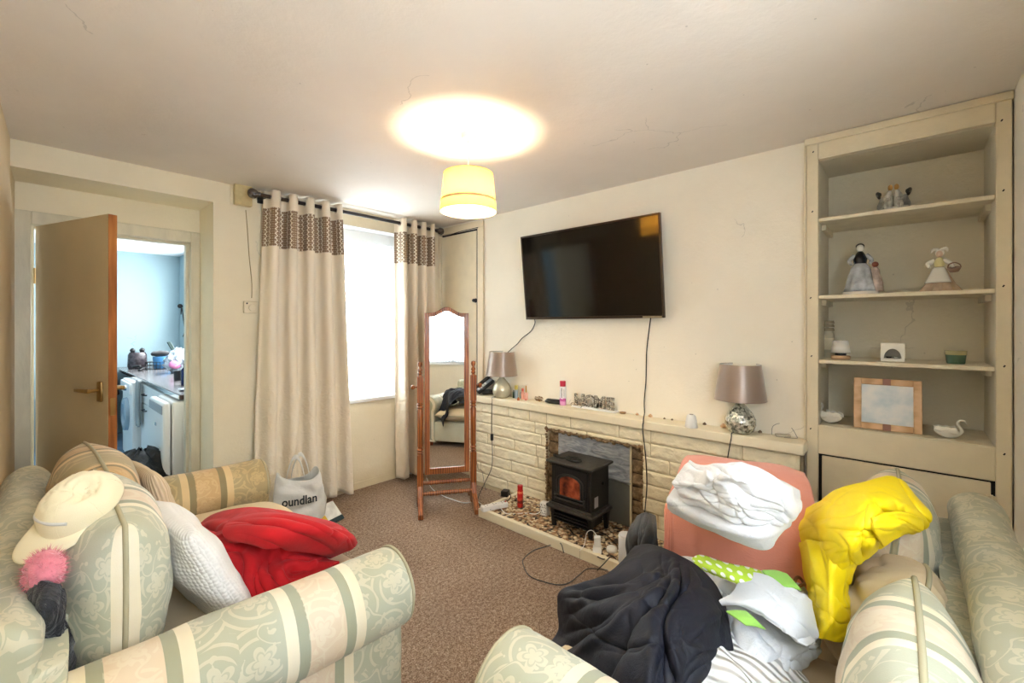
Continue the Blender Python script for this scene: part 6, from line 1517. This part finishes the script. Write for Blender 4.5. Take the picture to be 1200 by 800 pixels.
wc = cloth('white_clothes', M['whitecloth'], net(rows), 100, 90, dwc, .012)
single(wc, 'tangle of white cotton clothes with green trim on the seat of the right sofa', 'clothes')
def sub_layer(nm, mat, rows, nu, nv, disp, th):
    g = cloth(nm, mat, net(rows), nu, nv, disp, th, world=False); g.parent = wc; g.data.transform(Matrix.Translation(-wc.location)); return g
sub_layer('green_trim', M['greencloth'], [[(892, 668, .672), (908, 668, .672), (922, 672, .67)], [(899, 677, .668), (915, 679, .668), (932, 683, .66)], [(908, 686, .662), (924, 688, .66), (940, 692, .645)]], 14, 10, None, .006)
sub_layer('green_trim', M['greencloth'], [[(850, 716, .650), (862, 715, .652), (874, 716, .65)], [(862, 724, .648), (873, 724, .65), (886, 726, .648)], [(874, 733, .64), (886, 734, .64), (898, 738, .63)]], 14, 10, None, .006)
cq = creases(93, 14, .010, .04, .8, 1.6, (.3, .8))
sub_layer('upper_layer', M['whitecloth'], [[(872, 672, .655), (890, 672, .668), (912, 680, .668), (936, 692, .65), (950, 704, .62)],
  [(862, 690, .652), (885, 694, .672), (910, 704, .67), (936, 718, .65), (956, 732, .60)],
  [(846, 702, .64), (872, 708, .660), (900, 718, .660), (928, 734, .64), (958, 750, .59)],
  [(836, 708, .625), (866, 708, .642), (896, 724, .645), (922, 742, .63), (944, 758, .60)]], 50, 40, lambda u, v, p: cq(u, v)+.006*noise.noise(Vector((u*3, v*3, 2))), .008)
# lime spotted strip
rows = [[(811, 656, .655), (822, 652, .668), (850, 661, .668), (875, 666, .665), (893, 671, .655)],
        [(815, 660, .655), (835, 666, .668), (857, 674, .668), (880, 682, .665), (896, 686, .655)],
        [(824, 667, .650), (842, 674, .655), (862, 682, .655), (882, 692, .65), (898, 697, .640)]]
cl_ = net(rows); mb = MB(); nu, nv = 40, 16
mb.grid(lambda u, v: surf_eval(cl_, u, v), nu, nv, uvf=lambda u, v: (u*8, v*3)); o = mb.build('ironing_cloth', M['spots'], smooth=True, solid=.012, offset=0)
single(o, 'lime green cloth strip with white spots lying against the salmon blanket', 'cloth')
# hair tie and lanyard by the jacket
mb = MB(); c = PZ(937, 683, .60); mb.tube([c+Vector((.03*math.cos(a)*.9, .012*math.sin(a), .006*math.sin(2*a))) for a in [2*PI*i/14 for i in range(14)]], .0045, 8, closed=True, smooth_n=3); o = mb.build('leather_loop', simple('brown_leather', rgb(120, 74, 50), .5), smooth=True); single(o, 'small brown leather loop beside the yellow sleeve', 'loop')
mb = MB(); mb.tube([PZ(935, 690, .60), PZ(937, 700, .60), PZ(940, 712, .585), PZ(941, 722, .57)], .003, 8, smooth_n=4); o = mb.build('drawstring', simple('blue_white_cord', rgb(120, 130, 160), .7, var=.5, vscale=200), smooth=True); single(o, 'blue and white twisted cord hanging beside the yellow sleeve', 'cord')
# navy cloth
rows = [[(745, 640, .60), (762, 638, .65), (785, 646, .67), (812, 660, .66), (835, 682, .63), (848, 706, .60)],
        [(714, 672, .60), (742, 672, .66), (775, 680, .69), (812, 695, .68), (840, 716, .65), (854, 736, .60)],
        [(660, 690, .52), (700, 700, .62), (745, 712, .68), (790, 728, .68), (828, 745, .65), (858, 765, .58)],
        [(654, 712, .46), (695, 732, .58), (740, 748, .65), (782, 762, .66), (820, 778, .63), (852, 792, .56)],
        [(655, 738, .40), (688, 762, .53), (730, 785, .61), (772, 802, .62), (812, 815, .59), (845, 825, .53)],
        [(640, 762, .34), (675, 795, .48), (715, 825, .55), (760, 845, .56), (800, 855, .54), (835, 855, .50)],
        [(636, 790, .27), (665, 830, .42), (705, 865, .49), (750, 885, .50), (790, 890, .49), (820, 890, .47)]]
cn1 = creases(31, 26, .026, .034, 2.1, 1.9, (.45, 1.1), anchor=(.45, .05))
cn2 = creases(37, 40, .011, .018, 1.2, 2.8, (.15, .5))
def dnavy(u, v, p):
    e = min(1, min(u, 1-u, v, 1-v)*10)
    return e*(cn1(u, v)+cn2(u, v)+.010*noise.noise(Vector((u*2.4, v*2.4, 3))))+.0012*noise.noise(p*26)
single(cloth('duvet_cover', M['navy'], net(rows), 110, 120, dnavy, .010), 'large creased navy blue duvet cover spread over the front of the right sofa', 'duvet cover')
# black garment
rows = [[(748, 606, .62), (758, 602, .64), (768, 606, .63)], [(738, 628, .58), (755, 622, .64), (770, 626, .64)], [(736, 650, .50), (752, 648, .56), (768, 650, .58)], [(738, 672, .42), (752, 675, .48), (766, 678, .52)]]
single(cloth('black_garment', M['blackcloth'], net(rows), 40, 40, lambda u, v, p: cj(u, v), .02), 'small black garment squeezed between salmon blanket and navy cover', 'garment')
# yellow jacket
yj = empty('waterproof_jacket', PZ(1000, 640, .60), label='bright yellow waterproof jacket thrown over the cushions of the right sofa, one sleeve hanging', cat='jacket')
cy1 = creases(51, 16, .016, .030, .9, 1.3, (.4, .9))
cy2 = creases(57, 30, .007, .018, .7, 3.0, (.12, .4))
def dye(u, v, p):
    e = .5+.5*min(1, min(u, 1-u, v, 1-v)*7)
    return e*(cy1(u, v)+cy2(u, v)+.010*noise.noise(Vector((u*3.1, v*3.1, 3))))+.0012*noise.noise(p*35)
rows = [[(942, 598, .74), (964, 584, .83), (984, 573, .88), (1012, 566, .90), (1040, 558, .91), (1058, 564, .895), (1068, 578, .87)],
        [(923, 618, .64), (955, 604, .80), (988, 596, .875), (1018, 586, .915), (1048, 582, .91), (1070, 590, .88), (1090, 603, .85)],
        [(934, 634, .64), (960, 628, .775), (990, 622, .84), (1020, 610, .885), (1045, 607, .865), (1066, 602, .87), (1085, 618, .81)],
        [(944, 652, .62), (965, 652, .735), (990, 646, .80), (1012, 642, .81), (1030, 630, .83), (1048, 622, .81), (1062, 618, .80)],
        [(952, 668, .61), (970, 672, .69), (992, 665, .735), (1010, 662, .74), (1022, 648, .76), (1034, 640, .765), (1046, 630, .775)]]
cloth('jacket_body', M['yellow'], net(rows), 100, 80, dye, .008, parent=yj)
rows = [[(934, 636, .64), (948, 634, .72), (966, 634, .77), (986, 636, .79), (1006, 640, .78)],
        [(940, 660, .59), (952, 658, .69), (970, 658, .74), (988, 658, .745), (1004, 660, .73)],
        [(946, 686, .55), (957, 684, .65), (971, 684, .69), (985, 686, .68), (993, 688, .66)],
        [(943, 706, .53), (956, 708, .61), (970, 710, .65), (984, 708, .645), (996, 704, .62)],
        [(947, 722, .52), (954, 724, .58), (970, 730, .62), (984, 730, .61), (990, 722, .59)],
        [(933, 733, .51), (950, 742, .55), (962, 746, .575), (984, 752, .57), (998, 740, .56)]]
cs1 = creases(63, 14, .016, .05, 1.57, .7, (.4, 1.0)); cs2 = creases(67, 16, .008, .03, .2, 1.0, (.2, .5))
cloth('sleeve', M['yellow'], net(rows), 60, 90, lambda u, v, p: cs1(u, v)+cs2(u, v)+.006*noise.noise(Vector((u*3, v*5, 7))), .008, parent=yj)
rows = [[(1020, 606, .895), (1042, 600, .905), (1062, 600, .895), (1082, 608, .855)], [(1024, 622, .865), (1044, 617, .87), (1062, 614, .865), (1080, 620, .83)], [(1034, 640, .80), (1046, 632, .82), (1058, 625, .82), (1068, 626, .80)]]
cf = creases(81, 10, .008, .05, .4, 1.5, (.3, .8))
cloth('cuff_flap', M['yellow'], net(rows), 40, 30, lambda u, v, p: cf(u, v)+.006*noise.noise(Vector((u*3, v*3, 2))), .008, parent=yj)
# ================================================================== KITCHEN THROUGH THE DOORWAY
WZ = .84
t = empty('worktop', (1.13, 5.7, WZ-.04), label='long grey kitchen worktop with pale edge over the appliances', cat='worktop')
mb = MB(); mb.box((.80, 4.10, WZ-.036), (KX-.001, 7.45, WZ)); mb.build('top', simple('dark_speckled_laminate', rgb(120, 116, 116), .22, var=.25, vscale=60), t, bevel=.004, world=True)
mb = MB(); mb.box((.792, 4.10, WZ-.034), (.80, 7.45, WZ-.004)); mb.build('edge_strip', M['chrome'], t, world=True)
mb = MB(); mb.box((.80, 4.088, WZ-.034), (KX-.001, 4.10, WZ-.002)); mb.build('end_strip', simple('dark_chipboard', rgb(72, 52, 44), .7), t, world=True)
t = empty('refrigerator', (1.0, 4.32, 0), label='low white refrigerator at the near end of the worktop', cat='refrigerator')
mb = MB(); mb.box((.755, 4.105, .02), (1.32, 4.62, .79)); mb.build('cabinet_body', M['whiteplastic'], t, bevel=.012, world=True)
mb = MB(); mb.box((.70, 4.105, .06), (.748, 4.62, .785)); dr = mb.build('door', M['whiteplastic'], t, bevel=.014, world=True)
mb = MB(); mb.box((.694, 4.12, .70), (.702, 4.60, .765)); mb.build('handle_recess', simple('grey_plastic', rgb(150, 155, 160), .4), dr, bevel=.006, world=True)
mb = MB(); mb.cbox((.698, 4.36, .60), (.003, .05, .025)); mb.build('badge', M['chrome'], dr, world=True)
t = empty('base_cabinet', (1.1, 5.2, 0), label='white kitchen base cabinet between the refrigerator and the washing machine', cat='cabinet')
mb = MB(); mb.box((.82, 4.66, .10), (KX-.01, 5.72, WZ-.037)); mb.box((.88, 4.66, 0), (KX-.01, 5.72, .10)); mb.build('carcass', M['kwall'], t, world=True)
for (a, b_) in ((4.67, 5.19), (5.20, 5.71)):
    mb = MB(); mb.box((.80, a, .11), (.82, b_, .60)); d = mb.build('cabinet_door', M['whiteplastic'], t, bevel=.003, world=True)
    mb = MB(); mb.tube([(.80, (a+b_)/2-.06, .55), (.775, (a+b_)/2-.05, .55), (.775, (a+b_)/2+.05, .55), (.80, (a+b_)/2+.06, .55)], .006, 8); mb.build('handle', M['blackplastic'], d, smooth=True, world=True)
    mb = MB(); mb.box((.80, a, .61), (.82, b_, .79)); d = mb.build('drawer', M['whiteplastic'], t, bevel=.003, world=True)
    mb = MB(); mb.tube([(.80, (a+b_)/2-.06, .70), (.775, (a+b_)/2-.05, .70), (.775, (a+b_)/2+.05, .70), (.80, (a+b_)/2+.06, .70)], .006, 8); mb.build('handle', M['blackplastic'], d, smooth=True, world=True)
t = empty('washing_machine', (1.0, 6.05, 0), label='white washing machine at the far end of the kitchen worktop', cat='washing machine')
mb = MB(); mb.box((.735, 5.75, .015), (1.33, 6.35, .80)); mb.build('machine_body', M['whiteplastic'], t, bevel=.012, world=True)
mb = MB(); mb.lathe([(.0001, 0), (.17, 0), (.165, .03), (.12, .035), (.11, .015), (.0001, .03)], 32, Matrix.Translation((.735, 6.05, .45)) @ Matrix.Rotation(-PI/2, 4, 'Y')); mb.build('round_door', simple('blue_grey_door', rgb(150, 170, 185), .25), t, smooth=True, world=True, angle=40)
mb = MB(); mb.box((.715, 5.76, .67), (.74, 6.34, .785)); cpn = mb.build('control_panel', M['whiteplastic'], t, bevel=.008, world=True)
mb = MB(); mb.lathe([(.03, 0), (.026, .02), (.0001, .02)], 20, Matrix.Translation((.716, 5.95, .73)) @ Matrix.Rotation(-PI/2, 4, 'Y')); mb.build('dial', M['chrome'], cpn, smooth=True, world=True, angle=40)
# towel on the cabinet
mb = MB(); mb.grid(lambda u, v: (.768-.014*math.sin(u*12)-.02*v*(1-v), 5.55+.16*u, .38+.45*v), 20, 16); o = mb.build('tea_towel', M['towel'], smooth=True, solid=.006); rebase(o); tag(o, 'pale grey tea towel hanging from the worktop edge beside the washing machine', 'towel')
# bin bag and black bag
mb = MB(); mb.grid(lambda u, v: ((.24+.05*noise.noise(Vector((math.cos(2*PI*u)*3, math.sin(2*PI*u)*3, v*4))))*math.cos(2*PI*u)*math.sin(PI*(.08+.9*v))**.6, (.22+.05*noise.noise(Vector((math.cos(2*PI*u)*3+5, math.sin(2*PI*u)*3, v*4))))*math.sin(2*PI*u)*math.sin(PI*(.08+.9*v))**.6, .30*v+.03*noise.noise(Vector((math.cos(2*PI*u)*5, math.sin(2*PI*u)*5, v*5)))), 40, 24)
o = mb.build('bin_bag', simple('black_polythene', rgb(14, 14, 16), .3, nscale=14, nstr=.8, dist=.03), smooth=True); o.scale = (1, 1, 1.45); o.location = (.60, 4.28, .002); tag(o, 'black bin bag slumped on the kitchen floor in the doorway', 'bag')
t = empty('low_unit', (.55, 7.2, 0), label='grey low unit against the far kitchen wall', cat='unit')
mb = MB(); mb.box((.1, 6.95, .001), (.74, 7.48, .52)); mb.build('carcass', M['kwall'], t, bevel=.006, world=True)
mb = MB(); mb.box((.11, 6.935, .08), (.41, 6.95, .50)); d = mb.build('unit_door', M['kwall'], t, bevel=.003, world=True)
mb = MB(); mb.box((.43, 6.935, .08), (.73, 6.95, .50)); d = mb.build('unit_door', M['kwall'], t, bevel=.003, world=True)
mb = MB(); mb.grid(lambda u, v: ((.20-.03*v)*math.copysign(abs(math.cos(2*PI*u))**.6, math.cos(2*PI*u)), (.15-.04*v)*math.copysign(abs(math.sin(2*PI*u))**.6, math.sin(2*PI*u)), .34*v+.012*math.sin(9*u*PI)), 40, 12); o = mb.build('holdall', M['blackcloth'], smooth=True, solid=.004); o.location = (.60, 7.2, .524); tag(o, 'black holdall standing on the low kitchen unit', 'bag')
# worktop clutter
Zk = WZ+.001
def KP(px, Y): d = ray(px, 400); t_ = Y/d.y; return Vector((d.x*t_, Y, Zk))
c = KP(161, 7.0); t = empty('storage_jar', (max(.87, c.x), 7.0, Zk), label='dark patterned jar with two knobs at the far end of the kitchen worktop', cat='jar')
mb = MB(); mb.lathe([(.0001, 0), (.085, 0), (.095, .03), (.09, .17), (.075, .20), (.0001, .20)], 24, Matrix.Translation((0, 0, 0))); mb.build('jar_body', simple('dark_mottled_glaze', rgb(70, 62, 66), .25, var=.6, vscale=30, nscale=40, nstr=.3), t, smooth=True, angle=40)
for s in (-1, 1):
    mb = MB(); mb.lathe([(.02, .20), (.028, .23), (.012, .25), (.0001, .255)], 14, Matrix.Translation((s*.045, 0, 0))); mb.build('knob', M['blackplastic'], t, smooth=True)
c = KP(153, 6.9); mb = MB(); mb.tube([(0, 0, .012), (.05, .08, .03), (.02, .16, .03), (-.04, .1, .05), (.01, .0, .06)], .012, 8, smooth_n=6); o = mb.build('coiled_flex', M['blackrub'], smooth=True); o.location = (.90, 6.55, Zk); tag(o, 'dark coil of flex on the worktop above the washing machine', 'flex')
c = KP(180, 6.75); t = empty('wire_basket', (c.x+.08, 6.75, Zk), label='dark wire basket heaped with a blue tub on the kitchen worktop', cat='basket')
bw_ = MB()
for z in (.01, .05, .09): bw_.tube([(.16*math.cos(a), .11*math.sin(a), z) for a in [2*PI*i/28 for i in range(28)]], .004, 6, closed=True)
for i in range(28): a = 2*PI*i/28; bw_.tube([(.16*math.cos(a), .11*math.sin(a), .0), (.16*math.cos(a), .11*math.sin(a), .09)], .003, 5)
bw_.build('wire_body', M['blackplastic'], t)
tb_ = MB(); tb_.lathe([(.0001, .0), (.075, .0), (.09, .13), (.085, .15), (.0001, .15)], 24); o = tb_.build('blue_tub', simple('blue_plastic', rgb(70, 130, 180), .3), smooth=True, angle=40); o.location = (t.location.x, 6.75, Zk+.002); tag(o, 'blue plastic tub sitting in the wire basket', 'tub')
mb = MB(); mb.grid(lambda u, v: (.10*math.cos(2*PI*u)*math.sin(PI*v), .07*math.sin(2*PI*u)*math.sin(PI*v), .035*math.cos(PI*v)+.01*noise.noise(Vector((u*9, v*9, 0)))), 24, 14); o = mb.build('black_cloth', M['blackcloth'], smooth=True, merge=.001); o.location = (t.location.x-.01, 6.75, Zk+.185); tag(o, 'black cloth bundled on top of the blue tub', 'cloth')
c = KP(207, 6.1); t = empty('clear_bag', (c.x+.06, 6.05, Zk), label='crackly clear plastic bag of pink and blue bits near the kitchen window', cat='bag')
mb = MB(); mb.grid(lambda u, v: ((.17+.06*noise.noise(Vector((math.cos(2*PI*u)*4, math.sin(2*PI*u)*4, v*6))))*math.cos(2*PI*u)*math.sin(PI*(.1+.85*v))**.5, (.15+.06*noise.noise(Vector((math.cos(2*PI*u)*4+7, math.sin(2*PI*u)*4, v*6))))*math.sin(2*PI*u)*math.sin(PI*(.1+.85*v))**.5, .26*v+.05*noise.noise(Vector((math.cos(2*PI*u)*5, math.sin(2*PI*u)*5, v*6+2)))), 44, 26); mb.build('plastic_skin', simple('white_blue_film', rgb(214, 224, 238), .25, var=.35, vscale=18, nscale=22, nstr=1., dist=.03), t, smooth=True)
mb = MB(); mb.ball((-.10, -.10, .10), .06, sc=(1, .6, .8)); lab(mb.build('pink_lump', simple('pink_plastic', rgb(226, 140, 190), .4), t, smooth=True), 'pink bundle inside')
c = KP(198, 6.4); mb = MB(); mb.prism([(0, 0), (.05, 0), (-.12, .34), (-.15, .33)], -.02, .02, Matrix.Rotation(PI/2, 4, 'X')); o = mb.build('chopping_board', simple('dark_green_plastic', rgb(40, 62, 58), .4), bevel=.004); o.location = (c.x+.14, 6.45, Zk); tag(o, 'dark green board leaning behind the clear bag', 'board')
c = KP(213, 4.75); t = empty('dark_bottle', (c.x+.03, 4.75, Zk), label='dark blue bottle standing on the worktop by the kitchen doorway', cat='bottle')
mb = MB(); mb.lathe([(.0001, 0), (.036, 0), (.038, .005), (.038, .13), (.02, .155), (.016, .17), (.0001, .17)], 20); mb.build('bottle_body', simple('navy_plastic', rgb(24, 34, 78), .2), t, smooth=True, angle=40)
mb = MB(); mb.lathe([(.018, .165), (.018, .19), (.0001, .19)], 16); mb.build('cap', M['blackplastic'], t, smooth=True, angle=40)
c = KP(205, 5.2); t = empty('black_mug', (c.x+.03, 5.2, Zk), label='black mug on the worktop behind the dark blue bottle', cat='mug')
mb = MB(); mb.lathe([(.0001, 0), (.038, 0), (.04, .006), (.04, .09), (.036, .09), (.034, .01), (.0001, .008)], 20); mb.build('mug_body', M['blackplastic'], t, smooth=True, angle=40)
mb = MB(); mb.tube([(.038, 0, .07), (.06, 0, .065), (.062, 0, .035), (.038, 0, .02)], .005, 8, smooth_n=4); mb.build('mug_handle', M['blackplastic'], t, smooth=True)
c = KP(211, 4.4); mb = MB(); mb.grid(lambda u, v: (.16*(u-.5), .12*(v-.5), .012+.008*noise.noise(Vector((u*3, v*3, 0)))), 12, 10); o = mb.build('paper_sheet', simple('blueish_paper', rgb(196, 206, 222), .5), smooth=True, solid=.003); o.location = (c.x+.07, 4.36, Zk-.002); tag(o, 'crumpled pale blue paper at the near end of the worktop', 'paper')
# dangling flex at the kitchen window
mb = MB(); mb.tube([(KX-.02, 7.3, 1.62), (KX-.03, 7.25, 1.52), (KX-.03, 7.2, 1.60), (KX-.02, 7.16, 1.42), (KX-.03, 7.05, 1.30), (KX-.03, 7.15, 1.22)], .006, 6, smooth_n=6); mb.ball((KX-.03, 7.3, 1.63), .03); o = mb.build('light_string', M['blackrub'], smooth=True); rebase(o); tag(o, 'black string of fairy lights dangling beside the kitchen window', 'string lights')
